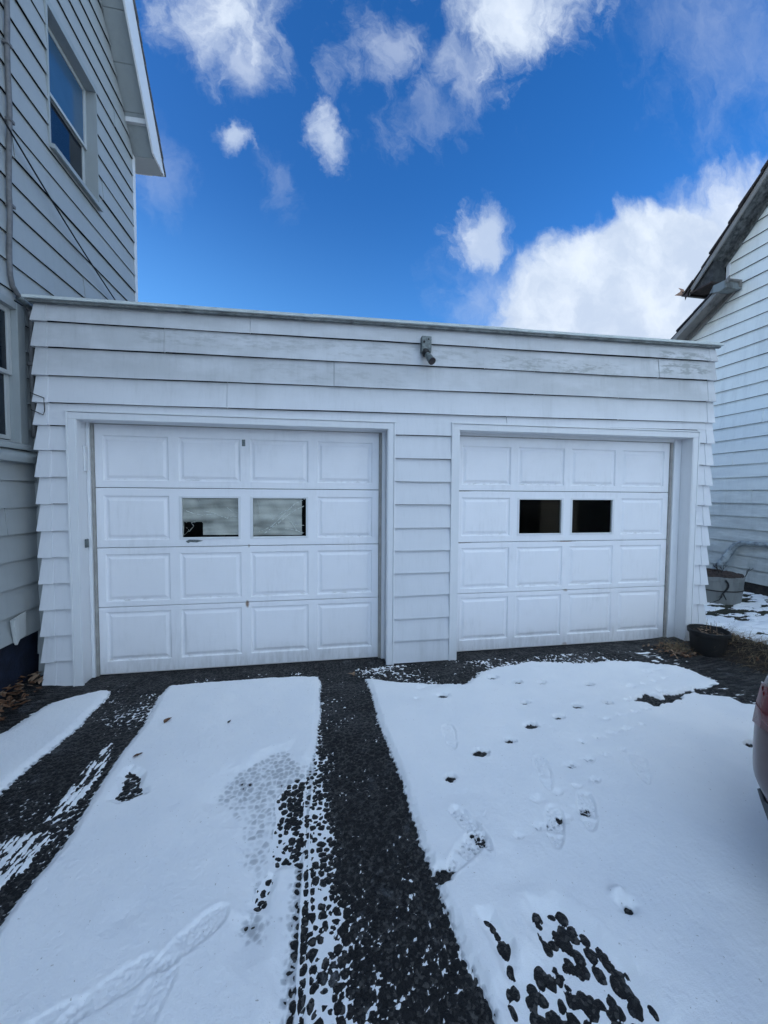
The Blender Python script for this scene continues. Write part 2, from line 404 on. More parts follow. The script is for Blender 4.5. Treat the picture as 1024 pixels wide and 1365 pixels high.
siding(mb, (GX1, GY), (0, 1), (1, 0), ZS, lambda z: (0, GB - GY), (), 0.022)
wall = mb.build('wall', M_SIDE, garage)
# sheathing behind the boards, side and rear walls
mb = MB()
mb.box(GX0 + .004, OL[0] - 0.004, GY + 0.006, GY + 0.12, 0.0, 3.07); mb.box(OL[1] + .004, OR[0] - .004, GY + 0.006, GY + 0.12, 0.0, 3.07); mb.box(OR[1] + .004, GX1 - .004, GY + 0.006, GY + 0.12, 0.0, 3.07)
mb.box(OL[0] - .003, OL[1] + .003, GY + 0.007, GY + 0.12, 2.24, 3.068); mb.box(OR[0] - .003, OR[1] + .003, GY + 0.007, GY + 0.12, 2.25, 3.068)
mb.box(GX1 - 0.12, GX1 - .005, GY + 0.121, GB, 0.0, 3.06); mb.box(GX0 + 0.005, GX0 + 0.12, GY + 0.121, GB, 0.0, 3.055); mb.box(GX0 + .13, GX1 - .13, GB - 0.12, GB - .002, 0.0, 3.059)
mb.build('sheathing', M_DARK, garage)
# corner caps, one folded piece per course
for side, (xa, xb, nm) in enumerate(((GX0 - 0.002, GX0 + 0.075, 'corner_trim'), (GX1 - 0.07, GX1 + 0.004, 'corner_trim'))):
    mb = MB()
    for k in range(len(ZS) - 1):
        za, zb_ = ZS[k] - 0.013, ZS[k + 1] - 0.004
        t = lambda x, z: z + gtilt(x - GX0, z)
        fl = 0.030 + random.uniform(-0.003, 0.003); yo = GY - 0.003
        jit = random.uniform(-0.004, 0.004)
        if side == 0:
            o0, o1 = xa - 0.024, xa - 0.003
            p = [(o0, yo - fl, t(xa, za)), (xb + jit, yo - fl + .003, t(xb, za)), (xb + jit, yo - 0.003, t(xb, zb_)), (o1, yo - 0.003, t(xa, zb_))]
            q = [(o0, yo + 0.06, t(xa, za)), (o1, yo + 0.06, t(xa, zb_))]
            mb.quad(*p); mb.quad(p[0], p[3], q[1], q[0]); mb.quad(p[0], q[0], (xb, yo + .004, t(xb, za + .003)), p[1])
            mb.quad(p[1], (xb + jit, yo + .003, t(xb, za)), (xb + jit, yo + .003, t(xb, zb_)), p[2])
        else:
            o0, o1 = xb + 0.016, xb + 0.001
            p = [(xa + jit, yo - fl + .003, t(xa, za)), (o0, yo - fl, t(xb, za)), (o1, yo - 0.003, t(xb, zb_)), (xa + jit, yo - 0.003, t(xa, zb_))]
            q = [(o0, yo + 0.06, t(xb, za)), (o1, yo + 0.06, t(xb, zb_))]
            mb.quad(*p); mb.quad(p[1], q[0], q[1], p[2]); mb.quad(p[0], p[1], q[0], (xa, yo + .004, t(xa, za + .003)))
            mb.quad(p[0], p[3], (xa + jit, yo + .003, t(xa, zb_)), (xa + jit, yo + .003, t(xa, za)))
    mb.build(nm, M_SIDE, garage)
# narrow filler wall between garage corner and house
mb = MB()
siding(mb, (-2.31, 0.035), (1, 0), (0, -1), ZS, lambda z: (0, 0.165), (), 0.018)
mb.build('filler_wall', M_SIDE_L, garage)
mb = MB(); mb.box(-2.298, -2.142, 0.042, 0.08, 0, 3.06); mb.build('filler_backing', M_DARK, garage)
# roof, coping
mb = MB(); zr = lambda x: 3.085 + (x - 1.0) * 0.0135
mb.prism([(GX0 - .02, zr(GX0) - 0.06), (GX1 + .01, zr(GX1) - 0.06), (GX1 + .01, zr(GX1) - .005), (GX0 - .02, zr(GX0) - .005)], 'y', GY + 0.01, GB + 0.02)
mb.build('roof', M_SHING, garage)
mb = MB()
for (x0, x1, dz, dy) in ((GX0 - 0.055, -0.02, 0.0, 0.0), (-0.028, 1.86, 0.003, 0.002), (1.852, GX1 + 0.055, 0.0, 0.0)):
    def pr(x): return [(GY - 0.062 - dy, zr(x) + 0.002 + dz), (GY - 0.066 - dy, zr(x) + 0.022 + dz), (GY - 0.050, zr(x) + 0.029 + dz), (GY + 0.16, zr(x) + 0.033 + dz), (GY + 0.16, zr(x) + 0.004), (GY - 0.030, zr(x) + 0.0)]
    a, c = pr(x0), pr(x1); n = len(a)
    for k in range(n):
        j = (k + 1) % n
        mb.quad((x0, *a[k]), (x1, *c[k]), (x1, *c[j]), (x0, *a[j]))
    mb.quad(*[(x0, *p) for p in a][::-1]); mb.quad(*[(x1, *p) for p in c])
mb.build('coping', M_COPE, garage)
mb = MB()
for (x0, x1) in ((GX0 - 0.03, GX1 + 0.03),):
    mb.quad((x0, GY - 0.046, zr(x0) - 0.018), (x1, GY - 0.046, zr(x1) - 0.018), (x1, GY - 0.046, zr(x1) + 0.008), (x0, GY - 0.046, zr(x0) + 0.008))
    mb.quad((x0, GY - 0.046, zr(x0) - 0.018), (x1, GY - 0.046, zr(x1) - 0.018), (x1, GY - 0.020, zr(x1) - 0.020), (x0, GY - 0.020, zr(x0) - 0.020))
mb.build('fascia_strip', simple('dark_drip_edge', (0.22, 0.24, 0.24), 0.7, var=0.6, nscale=12), garage)

def door_surround(xo0, xi0, xi1, xo1, ztop, zin, rnd):
    """J-channel, flat face and deep jambs round an opening"""
    mb = MB(); y = GY - 0.022
    t = lambda x: (x - 1.0) * 0.004
    # side faces
    for (a, c) in ((xo0, xi0), (xi1, xo1)):
        mb.box(a, c, y, GY + 0.15 - 0.0, -0.02, zin + t(a))
    # head
    mb.prism([(xo0, zin + t(xo0)), (xo1, zin + t(xo1)), (xo1, ztop - 0.008 + t(xo1)), (xo0, ztop - 0.008 + t(xo0))], 'y', y - 0.001, GY + 0.15)
    tr = mb.build('door_trim', M_TRIM, garage, bevel=0.002)
    mb = MB()   # raised J-channel edge
    w = 0.014
    mb.box(xo0 - w, xo0 - 0.0005, y - 0.007, GY - 0.002, -0.015, ztop + t(xo0)); mb.box(xo1 + 0.0005, xo1 + w, y - 0.007, GY - 0.002, -0.015, ztop + t(xo1))
    mb.prism([(xo0 - w - .004, ztop - 0.006 + t(xo0)), (xo1 + w + .004, ztop - 0.006 + t(xo1)), (xo1 + w + .004, ztop + 0.008 + t(xo1)), (xo0 - w - .004, ztop + 0.008 + t(xo0))], 'y', y - 0.010, GY - 0.004)
    mb.build('channel_edge', M_TRIM, tr, bevel=0.0015)
    for (a_, c_, t_) in ((xi0 + 0.0006, xi0 + 0.008, t(xi0)), (xi1 - 0.008, xi1 - 0.0006, t(xi1))):
        mb = MB(); mb.box(a_, c_, y + 0.004, y + 0.02, -0.015, zin - 0.001 + t_); mb.build('jamb_bead', M_TRIM, tr)
    return tr
TL = door_surround(-1.930, -1.880, 0.640, 0.688, 2.222, 2.160, 0)
TR_ = door_surround(1.247, 1.305, 3.868, 3.922, 2.234, 2.170, 1)

def garage_door(x0, x1, wins, name_label, win_label):
    """door of four pressed sections at y = 0, x0..x1"""
    H = [0.0, 0.588, 1.100, 1.612, 2.20]
    pz = [(0.115, 0.545), (0.635, 1.045), (1.165, 1.545), (1.672, 2.052)]
    pitch = 0.5925; first = x0 + 0.058; pw = 0.512
    cols = [(first + pitch * i, first + pitch * i + pw) for i in range(4)]
    back = MB(); back.box(x0 + 0.002, x1 - 0.002, 0.030, 0.045, 0.002, 1.17); back.box(x0 + .002, x1 - .002, 0.030, 0.045, 1.54, 2.198)
    back.box(x0 + .002, cols[1][0] - .01, .030, .045, 1.1702, 1.5398); back.box(cols[2][1] + .01, x1 - .002, .030, .045, 1.1702, 1.5398); back.box(cols[1][1] - .02, cols[2][0] + .02, .030, .045, 1.1702, 1.5398)
    door = back.build('garage_door', M_DARK, garage)
    door["label"] = name_label
    for k in range(4):
        z0, z1 = H[k] + 0.0025, H[k + 1] - 0.0025
        bm = bmesh.new(); lay = bm.verts.layers.float.new('grime')
        def quad(ps, g=(0, 0, 0, 0)):
            vs = []
            for p, gg in zip(ps, g):
                v = bm.verts.new((p[0] - garage.location.x, p[1] - garage.location.y, p[2])); v[lay] = gg; vs.append(v)
            bm.faces.new(vs)
        za, zb = pz[k]
        xs = [x0] + [x for c in cols for x in c] + [x1]
        # flat stiles and rails
        def flat(a, c, e, g_):
            quad([(a, 0, e), (c, 0, e), (c, 0, g_), (a, 0, g_)])
        flat(x0, x1, z0 + 0.004, za); flat(x0, x1, zb, z1 - 0.004)
        for j in range(0, len(xs), 2): flat(xs[j], xs[j + 1], za, zb)
        # rolled edges top and bottom of the section
        quad([(x0, 0.006, z0), (x1, 0.006, z0), (x1, 0, z0 + 0.004), (x0, 0, z0 + 0.004)]); quad([(x0, 0, z1 - .004), (x1, 0, z1 - .004), (x1, 0.006, z1), (x0, 0.006, z1)])
        quad([(x0, 0.03, z0), (x1, 0.03, z0), (x1, 0.006, z0), (x0, 0.006, z0)]); quad([(x0, 0.006, z1), (x1, 0.006, z1), (x1, 0.03, z1), (x0, 0.03, z1)])
        quad([(x0, 0.03, z0), (x0, 0, z0 + .004), (x0, 0, z1 - .004), (x0, 0.03, z1)]); quad([(x1, 0.03, z0), (x1, 0.03, z1), (x1, 0, z1 - .004), (x1, 0, z0 + .004)])
        for i, (ca, cb) in enumerate(cols):
            if k == 2 and i in wins:
                continue
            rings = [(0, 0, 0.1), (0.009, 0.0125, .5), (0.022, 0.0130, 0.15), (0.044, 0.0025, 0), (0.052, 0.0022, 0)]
            for (i0, y0, g0), (i1, y1, g1) in zip(rings[:-1], rings[1:]):
                A = [(ca + i0, y0, za + i0), (cb - i0, y0, za + i0), (cb - i0, y0, zb - i0), (ca + i0, y0, zb - i0)]
                B = [(ca + i1, y1, za + i1), (cb - i1, y1, za + i1), (cb - i1, y1, zb - i1), (ca + i1, y1, zb - i1)]
                
                for j in range(4):
                    q = (j + 1) % 4
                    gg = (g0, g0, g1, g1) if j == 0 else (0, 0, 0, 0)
                    quad([A[j], A[q], B[q], B[j]], gg)
            e, y = rings[-1][0], rings[-1][1]
            quad([(ca + e, y, za + e), (cb - e, y, za + e), (cb - e, y, zb - e), (ca + e, y, zb - e)])
        me = bpy.data.meshes.new('door_section'); bm.to_mesh(me); bm.free(); me.materials.append(M_DOOR)
        o = bpy.data.objects.new('door_section', me); COL.objects.link(o); o.parent = door; o.location = (0, 0, 0)
    za, zb = pz[2]
    for i in wins:
        ca, cb = cols[i]
        f = MB()
        # recessed pan and raised window frame
        w = 0.022
        f.box(ca - .001, ca + w, -0.0035, 0.029, za - .001, zb + .001); f.box(cb - w, cb + .001, -0.0035, 0.029, za - .001, zb + .001)
        f.box(ca + w + .0002, cb - w - .0002, -0.0035, 0.029, za - .001, za + w * 0.8); f.box(ca + w + .0002, cb - w - .0002, -0.0035, 0.029, zb - w * .8, zb + .001)
        f.build('window_frame', M_TRIM, door, bevel=0.003)
        f = MB(); f.box(ca + w, cb - w, 0.012, 0.015, za + w * .8, zb - w * .8)
        f.build('window_pane', M_PANE, door)
    return door, cols, pz
dl, colsL, PZ = garage_door(-1.830, 0.578, (1, 2), 'left garage door with cloudy film behind its two windows', '')
dr, colsR, _ = garage_door(1.347, 3.755, (1, 2), 'right garage door with two black windows', '')
# weather strips and stops round each door
for d_, x0, x1, o0, o1 in ((dl, -1.830, 0.578, -1.880, 0.640), (dr, 1.347, 3.755, 1.305, 3.868)):
    mb = MB()
    e0 = max(o0 + 0.001, x0 - 0.022); e1 = min(o1 - .001, x1 + 0.026)
    mb.box(x0 - 0.022 if x0 - 0.022 > o0 else o0 + .001, x0 - 0.002, -0.018, 0.03, 0.0, 2.196); mb.box(x1 + 0.002, e1, -0.018, 0.03, 0.0, 2.196)
    mb.box(x0 - 0.002, x1 + 0.002, -0.012, 0.03, 2.142, 2.1955)
    mb.build('weather_strip', M_STRIP, d_, bevel=0.003)
    mb = MB()
    if e0 - o0 > 0.01: mb.box(o0 + 0.0012, e0 - 0.001, -0.034, 0.03, 0.0, 2.196)
    if o1 - e1 > 0.01: mb.box(e1 + 0.001, o1 - 0.0012, -0.034, 0.03, 0.0, 2.196)
    mb.box(e0, e1, -0.030, -0.0125, 2.148, 2.1950)
    mb.build('door_stop', M_TRIM, d_, bevel=0.002)
    mb = MB(); mb.box(x0 + .004, x1 - .004, 0.006, 0.028, -0.012, 0.004); mb.build('bottom_seal', M_BLACK, d_)
# keyhole plate, torn strip, jamb hardware
mb = MB(); mb.box(-0.652, -0.624, -0.004, 0.0, 1.990, 2.048); mb.box(-0.645, -0.631, -0.007, -0.004, 2.0, 2.03)
mb.build('lock_plate', M_GREYMET, dl, bevel=0.002)
mb = MB(); mb.prism([(-1.13, 1.150), (-1.10, 1.162), (-1.03, 1.160), (-0.985, 1.152), (-1.04, 1.138), (-1.09, 1.142), (-1.11, 1.132)], 'y', -0.0045, -0.0005)
mb.build('peeling_tape', M_GREYMET, dl)
mb = MB(); mb.box(-1.879, -1.866, -0.075, -0.045, 1.76, 1.94); mb.box(-1.879, -1.862, -0.078, -0.042, 1.935, 1.955); mb.box(-1.879, -1.862, -0.078, -0.042, 1.745, 1.762)
mb.build('jamb_bracket', M_TRIM, TL, bevel=0.003)
mb = MB(); mb.box(-1.879, -1.868, -0.085, -0.045, 1.115, 1.185); mb.box(-1.868, -1.864, -0.072, -0.058, 1.135, 1.165)
mb.build('latch_plate', M_GREYMET, TL, bevel=0.002)
# bent wire at the corner
mb = MB(); mb.tube([(-2.17, GY - .04, 2.335), (-2.13, GY - .045, 2.318), (-2.085, GY - .03, 2.302), (-2.083, GY - .03, 2.20), (-2.09, GY - .035, 2.17), (-2.17, GY - .04, 2.205)], 0.0035, 6)
mb.build('corner_wire', M_BLACK, garage)

# cloudy plastic film behind the left door's panes, street reflection painted into its bands
def film(x0, x1, z0, z1, hole, creases, name):
    m, b, p = new_mat('cloudy_film_' + name)
    P = pos(b); sp = b.add('ShaderNodeSeparateXYZ'); b.l.new(P, sp.inputs[0])
    band = b.noise(b.scalev(P, (1.0, 1.0, 7)), 1.5, 2, 0.5)
    c = b.mix(b.ramp(band, 0.22, 0.80), (0.20, 0.20, 0.185), (0.85, 0.84, 0.80))
    c = b.mix(b.ramp(b.noise(P, 30, 4), 0.45, 0.75, 0, 0.25), c, (0.48, 0.5, 0.47))
    b.l.new(c, p.inputs['Base Color']); p.inputs['Roughness'].default_value = 0.28
    bump(b, p, b.noise(P, 9, 5, 0.6), 0.012)
    nx, nz = 60, 36
    mb = MB()
    def yv(x, z): return 0.028 + 0.004 * math.sin(x * 41 + z * 13) + 0.003 * math.sin(z * 57 - x * 9)
    for i in range(nx):
        for j in range(nz):
            xa, xb = x0 + (x1 - x0) * i / nx, x0 + (x1 - x0) * (i + 1) / nx
            za, zb = z0 + (z1 - z0) * j / nz, z0 + (z1 - z0) * (j + 1) / nz
            if hole((xa + xb) / 2, (za + zb) / 2): continue
            mb.quad((xa, yv(xa, za), za), (xb, yv(xb, za), za), (xb, yv(xb, zb), zb), (xa, yv(xa, zb), zb))
    mb.mi = 1
    for (pts, w) in creases:
        pts = [Vector((x, 0, z)) for x, z in pts]
        for q, r_ in zip(pts[:-1], pts[1:]):
            dd = (r_ - q); L_ = dd.length; nseg = max(1, int(L_ / 0.012)); dd.normalize(); pn = Vector((-dd.z, 0, dd.x))
            for s_ in range(nseg):
                u = q + dd * L_ * s_ / nseg; v = q + dd * L_ * (s_ + 1) / nseg
                if random.random() < 0.15: continue
                w0 = w * random.uniform(0.5, 1.9); w1 = w * random.uniform(0.5, 1.9)
                j1 = pn * random.uniform(-.002, .002)
                Y = 0.0185
                mb.quad((u.x - pn.x * w0, Y + .004, u.z - pn.z * w0), (v.x - pn.x * w1 + j1.x, Y + .004, v.z - pn.z * w1 + j1.z), (v.x + j1.x, Y, v.z + j1.z), (u.x, Y, u.z))
                mb.quad((u.x, Y, u.z), (v.x + j1.x, Y, v.z + j1.z), (v.x + pn.x * w1 + j1.x, Y + .004, v.z + pn.z * w1 + j1.z), (u.x + pn.x * w0, Y + .004, u.z + pn.z * w0))
    mb.build('plastic_film', [m, simple('film_crease', (0.95, 0.96, 0.95), 0.2)], dl)
za, zb = 1.18, 1.53
(xa, xb), (xc, xd) = (colsL[1][0] + .02, colsL[1][1] - .02), (colsL[2][0] + .02, colsL[2][1] - .02)
film(xa, xb, za, zb, lambda x, z: z < za + 0.016 or (xa + .004 < x < xa + 0.165 and z < za + 0.135 + 0.004 * math.sin(x * 90)),  # lower-left cut-out shows black in place of a dark bin's reflection
     [([(xa + .03, zb - .115), (xa + .09, zb - .14), (xa + .16, zb - .155), (xa + .26, zb - .145), (xa + .36, zb - .175), (xa + .46, zb - .165)], .0022),
      ([(xa + .18, zb - .12), (xa + .25, zb - .13), (xa + .32, zb - .165), (xa + .38, zb - .185)], .0018),
      ([(xa + .37, zb - .085), (xa + .41, zb - .12), (xa + .46, zb - .13)], .0018), ([(xa + .13, zb - .005), (xa + .145, zb - .04)], .001),
      ([(xa + .05, za + .05), (xa + .09, za + .10), (xa + .07, za + .13), (xa + .12, za + .145)], .0015), ([(xa + .01, za + .02), (xa + .05, za + .06), (xa + .03, za + .09)], .0012)], 'a')
film(xc, xd, za, zb, lambda x, z: x > xd - 0.04 - 0.003 * math.sin(z * 30) or z < za + 0.006,
     [([(xc + .05, za + .045), (xc + .16, za + .09), (xc + .27, za + .20), (xc + .37, za + .30), (xd - .01, za + .345)], .0030),
      ([(xc + .10, za + .03), (xc + .22, za + .12), (xc + .34, za + .22), (xd - .02, za + .28)], .0030),
      ([(xc + .17, za + .155), (xc + .26, za + .225), (xc + .33, za + .25)], .0025), ([(xc + .30, za + .15), (xc + .37, za + .11), (xd - .02, za + .10)], .0022),
      ([(xc + .28, za + .07), (xc + .36, za + .06), (xd - .02, za + .03)], .0022), ([(xc + .04, zb - .02), (xc + .06, zb - .12), (xc + .04, zb - .2)], .0009),
      ([(xc + .31, za + .17), (xc + .39, za + .05), (xd - .03, za + .02)], .0018)], 'b')

# ---- lamp holder high on the siding
lamp = thing('lamp_holder', (0.978, GY - 0.02, 2.75), 'small corroded grey lamp holder with empty socket, high on the garage siding between the doors', 'lamp holder')
mb = MB(); mb.box(0.925, 1.015, GY - 0.075, GY - 0.012, 2.845, 2.985); mb.build('junction_box', M_GREYMET, lamp, bevel=0.006)
mb = MB(); mb.tube([(0.945, GY - 0.0735, 2.93), (0.945, GY - 0.078, 2.93)], 0.011, 10); mb.build('screw', M_BLACK, lamp)
mb = MB(); mb.tube([(0.985, GY - 0.0735, 2.955), (0.985, GY - 0.078, 2.955)], 0.008, 10); mb.build('screw', M_BLACK, lamp)
mb = MB(); mb.box(0.93, 1.0, GY - .079, GY - .0752, 2.872, 2.880); mb.build('ridge', M_GREYMET, lamp)
mb = MB(); mb.tube([(0.955, GY - .05, 2.862), (0.965, GY - .07, 2.83), (0.972, GY - .085, 2.815)], [0.028, 0.038, 0.026], 14); mb.build('swivel', M_BLACK, lamp, smooth=True, shade_auto=40)
mb = MB(); mb.tube([(0.968, GY - .078, 2.822), (0.985, GY - .105, 2.785), (1.000, GY - .135, 2.745)], [0.024, 0.030, 0.034], 18, cap=False); mb.tube([(1.0005, GY - .136, 2.744), (1.002, GY - .139, 2.741)], [0.036, 0.036], 18, cap=False)
mb.build('socket_cup', M_GREYMET, lamp, smooth=True, shade_auto=40)
mb = MB(); mb.tube([(0.990, GY - .115, 2.772), (1.003, GY - .141, 2.738)], [0.028, 0.033], 18); mb.build('socket', simple('dark_socket', (0.03, 0.02, 0.022), 0.4), lamp, smooth=True, shade_auto=40)

# ================================================================== LEFT HOUSE
HX = -2.30
house = thing('white_house', (-6.3, -2.2, 0), 'tall white sided house at left, shade painted into its siding, steep roof edge overhanging its double-hung windows', 'house')
HY0, HY1, RZ = -6.4, 2.0, 0.0
def rake_z(y): return 6.878 - 1.4 * (abs(y + 2.2) + 2.2 - 2.2 - (1.26 + 2.2) + 0.0) if False else 6.878 - 1.4 * (abs(y + 2.2) - 3.46)
def hext(z):
    w = 3.46 + (6.878 - z) / 1.4
    return (max(HY0, -2.2 - w) - HY0, min(HY1 - 0.06, -2.2 + w) - HY0)
zs = [0.43]
while zs[-1] < 11.6: zs.append(zs[-1] + 0.2063)
UW = (0.330, 1.105, 4.60, 5.84); LW = (-1.05, -0.128, 1.957, 3.015)
FW = (-0.05, 0)
mb = MB()
siding(mb, (HX, HY0), (0, 1), (1, 0), zs, hext, [(w[0] - HY0, w[1] - HY0, w[2], w[3]) for w in (UW, LW)] + [(LW[1] - 0.01 - HY0, LW[1] + .094 - HY0, 1.85, 3.05)], 0.017,
       {4: [6.1], 7: [5.2], 12: [6.75], 15: [7.2], 18: [6.3], 21: [7.6], 24: [5.6], 26: [7.9], 9: [6.2]}, gap=0.0085)
siding(mb, (HX - .0, HY1), (-1, 0), (0, 1), zs[:27], lambda z: (0.05, 8.0), (), 0.017)
siding(mb, (HX - 8, HY0), (1, 0), (0, -1), zs[:27], lambda z: (0, 8.0), (), 0.017)
siding(mb, (HX - 8, HY1), (0, -1), (-1, 0), zs, lambda z: (HY1 - HY0 - hext(z)[1], HY1 - HY0 - hext(z)[0]), (), 0.017)
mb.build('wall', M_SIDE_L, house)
mb = MB()   # inner sheathing closes the house behind the boards (with the window holes)
def sheath(y0, y1, z0, z1): mb.box(HX - 0.20, HX - 0.006, y0, y1, z0, z1)
sheath(HY0 + .02, LW[0], 0.43, 3.02); sheath(LW[1], HY1 - .02, 0.43, 3.02); sheath(LW[0] + .0005, LW[1] - .0005, 0.43, LW[2])
sheath(HY0 + .02, UW[0], 3.021, 5.60); sheath(UW[1], HY1 - .02, 3.021, 5.60); sheath(UW[0] + .0005, UW[1] - .0005, 3.021, UW[2])
pts = [(HY0 + .02, 5.601), (HY1 - .02, 5.601), (HY1 - .02, rake_z(HY1) - .02), (-2.2, rake_z(-2.2) - 0.03), (HY0 + .02, rake_z(HY0) - .02)]
# gable sheathing right of and above the upper window
mb.prism([(UW[1], 5.601), (HY1 - .02, 5.601), (HY1 - .02, rake_z(HY1) - .03), (UW[1], rake_z(UW[1]) - .03)], 'x', HX - .20, HX - .006)
mb.prism([(UW[0], UW[3]), (UW[1] - .0005, UW[3]), (UW[1] - .0005, rake_z(UW[1]) - .03), (UW[0], rake_z(UW[0]) - .03)], 'x', HX - .20, HX - .006)
mb.prism([(HY0 + .02, 5.601), (UW[0] - .0005, 5.601), (UW[0] - .0005, rake_z(UW[0]) - .03), (-2.2, rake_z(-2.2) - .03), (HY0 + .02, rake_z(HY0) - .03)], 'x', HX - .20, HX - .006)
mb.box(HX - 7.9, HX - 0.21, HY1 - .2, HY1 - .01, 0.4, 5.9); mb.box(HX - 7.9, HX - .21, HY0 + .01, HY0 + .2, .4, 5.9)
mb.build('sheathing', M_DARK, house)
mb = MB(); mb.box(HX - 7.9, HX - 0.045, HY0 + .04, HY1 - .05, -0.4, 0.425); mb.build('foundation', M_FOUND, house)
# corner post
mb = MB(); mb.box(HX - 0.05, HX + 0.012, HY1 - 0.055, HY1 + 0.02, 0.43, 5.86); mb.build('corner_trim', M_TRIM, house, bevel=0.003)
# roof: two slopes, rake soffit panels, barge board, eave return
def rl(y, d): return (y, rake_z(y) + d)
OV = 0.27
s14 = math.hypot(1, 1.4)
mb = MB()
nstep = 46; yE = 2.31
for sgn in (1, -1):
    y0 = 0.0; Lt = (yE + 2.2)
    for k in range(nstep):     # shingle courses, butt edges proud
        a = Lt * (nstep - k) / nstep; c = Lt * (nstep - k - 1) / nstep - 0.015
        za = rake_z(-2.2 + a) + 0.475; zc = rake_z(-2.2 + c) + 0.455
        e = OV + 0.012 + random.uniform(-0.006, 0.006)
        mb.prism([(-2.2 + sgn * a, za + 0.0), (-2.2 + sgn * a, za + 0.035), (-2.2 + sgn * c, zc + .03), (-2.2 + sgn * c, zc + 0.0)], 'x', HX - 8 - OV, HX + e)
mb.build('roof', M_SHING_L, house)
mb = MB()
for sgn in (1, -1):
    mb.prism([(-2.2, rake_z(-2.2) - 0.10), (-2.2, rake_z(-2.2) + 0.24), (-2.2 + sgn * 4.355, 5.862), (-2.2 + sgn * 4.115, 5.862)], 'x', HX + OV - 0.022, HX + OV)
    mb.prism([(-2.2, rake_z(-2.2) + 0.2405), (-2.2, rake_z(-2.2) + 0.455), (-2.2 + sgn * 4.50, rake_z(2.30) + .455), (-2.2 + sgn * 4.355, 5.863)], 'x', HX + OV - 0.15, HX + OV - 0.006)
mb.build('rake_board', M_TRIM, house, bevel=0.003)
mb = MB()
for sgn in (1, -1):
    seg = 0.235; k = 0; a = 4.195
    while a > 0.1:
        c = max(0.0, a - seg)
        mb.prism([(-2.2 + sgn * a, rake_z(-2.2 + a) + 0.02), (-2.2 + sgn * (c + .006), rake_z(-2.2 + c + .006) + 0.02), (-2.2 + sgn * (c + .006), rake_z(-2.2 + c + .006) + 0.05), (-2.2 + sgn * a, rake_z(-2.2 + a) + 0.05)], 'x', HX + 0.0, HX + OV - 0.024)
        a = c
mb.box(HX - 8, HX + OV - .023, 2.00, 2.285, 5.862, 5.875)
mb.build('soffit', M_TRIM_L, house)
mb = MB()
mb.box(HX + 0.004, HX + OV - 0.0225, 1.785, 1.89, 6.105, 6.21)
mb.build('eave_return', M_TRIM, house, bevel=0.004)
mb = MB(); mb.box(HX - 8, HX + OV - .16, 2.286, 2.30, 5.864, 5.95); mb.build('fascia', M_TRIM, house)

M_SASH = siding_mat('greyish_sash', (0.50, 0.53, 0.54), (0.25, 0.26, 0.26), amt=0.5)
def dh_window(y0, y1, z0, z1, sill, zmeet, inner_y0, casing_w, head_h, up_mat, low_mat, dep=0.105):
    """double hung window set back in the siding of the +X facing wall"""
    fr = MB(); xf = HX - dep
    # reveal boxes
    fr.box(xf - .04, HX + 0.022, y1 - 0.0, y1 + casing_w, z0 - 0.02, z1 + head_h)
    fr.box(xf - .04, HX + 0.022, y0 - 0.02, y0, z0 - 0.02, z1 + head_h)
    fr.box(xf - .04, HX + 0.020, y0, y1, z1, z1 + head_h)
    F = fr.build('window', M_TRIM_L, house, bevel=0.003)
    s = MB(); s.prism([(xf - .04, z0 - 0.02), (HX + 0.06, z0 - 0.06), (HX + 0.06, z0 - 0.02), (xf - .04, z0 + 0.02)], 'y', y0 - 0.02, y1 + casing_w)
    s.v = [(v[0], v[1], v[2]) for v in s.v]
    s.build('sill', M_TRIM_L, F, bevel=0.003)
    w = 0.038
    s = MB()
    for (za, zb_, xo) in ((zmeet, z1, xf + 0.012), (z0 + 0.02, zmeet + 0.035, xf - 0.012)):
        s.box(xo - .02, xo, y0 + .001, y0 + w, za, zb_); s.box(xo - .02, xo, y1 - w, y1 - .001, za, zb_)
        s.box(xo - .019, xo - .001, y0 + w, y1 - w, za, za + w * .8); s.box(xo - .019, xo - .001, y0 + w, y1 - w, zb_ - w, zb_)
    s.build('sash', M_SASH, F, bevel=0.002)
    p = MB(); p.box(xf - .004, xf - 0.0, y0 + w, y1 - w, zmeet + w * .8, z1 - w); p.build('pane', up_mat, F)
    p = MB(); p.box(xf - .026, xf - .022, y0 + w, y1 - w, z0 + .02 + w * .8, zmeet); p.build('pane', low_mat, F)
    return F
dh_window(UW[0] + .013, UW[1] - 0.006, UW[2] + 0.02, UW[3] - 0.07, 0, 5.17, 0, 0.008, 0.065, M_BLIND, M_GLASS, 0.09)
dh_window(LW[0] + .013, LW[1] - .006, LW[2], LW[3] - 0.04, 0, 2.47, 0, 0.082, 0.055, M_GLASS, M_GLASS, 0.035)
# slim curtain strip seen in the lower sash, ledge band under the lower window
mb = MB(); mb.prism([(HX + .002, 1.80), (HX + 0.075, 1.80), (HX + .085, 1.835), (HX + .085, 1.855), (HX + 0.02, 1.90), (HX + .002, 1.90)], 'y', -1.15, 0.0)
mb.build('window_ledge', M_TRIM_L, house, bevel=0.003)
# bent loose flap of siding near the foundation
mb = MB(); mb.prism([(-0.315, 0.60), (-0.16, 0.625), (-0.16, 0.44), (-0.285, 0.415)], 'x', HX + 0.022, HX + 0.030)
mb.prism([(-0.32, 0.602), (-0.285, 0.605), (-0.262, 0.44), (-0.290, 0.405)], 'x', HX + 0.032, HX + 0.052)
mb.build('bent_flashing', M_TRIM_OLD, house)
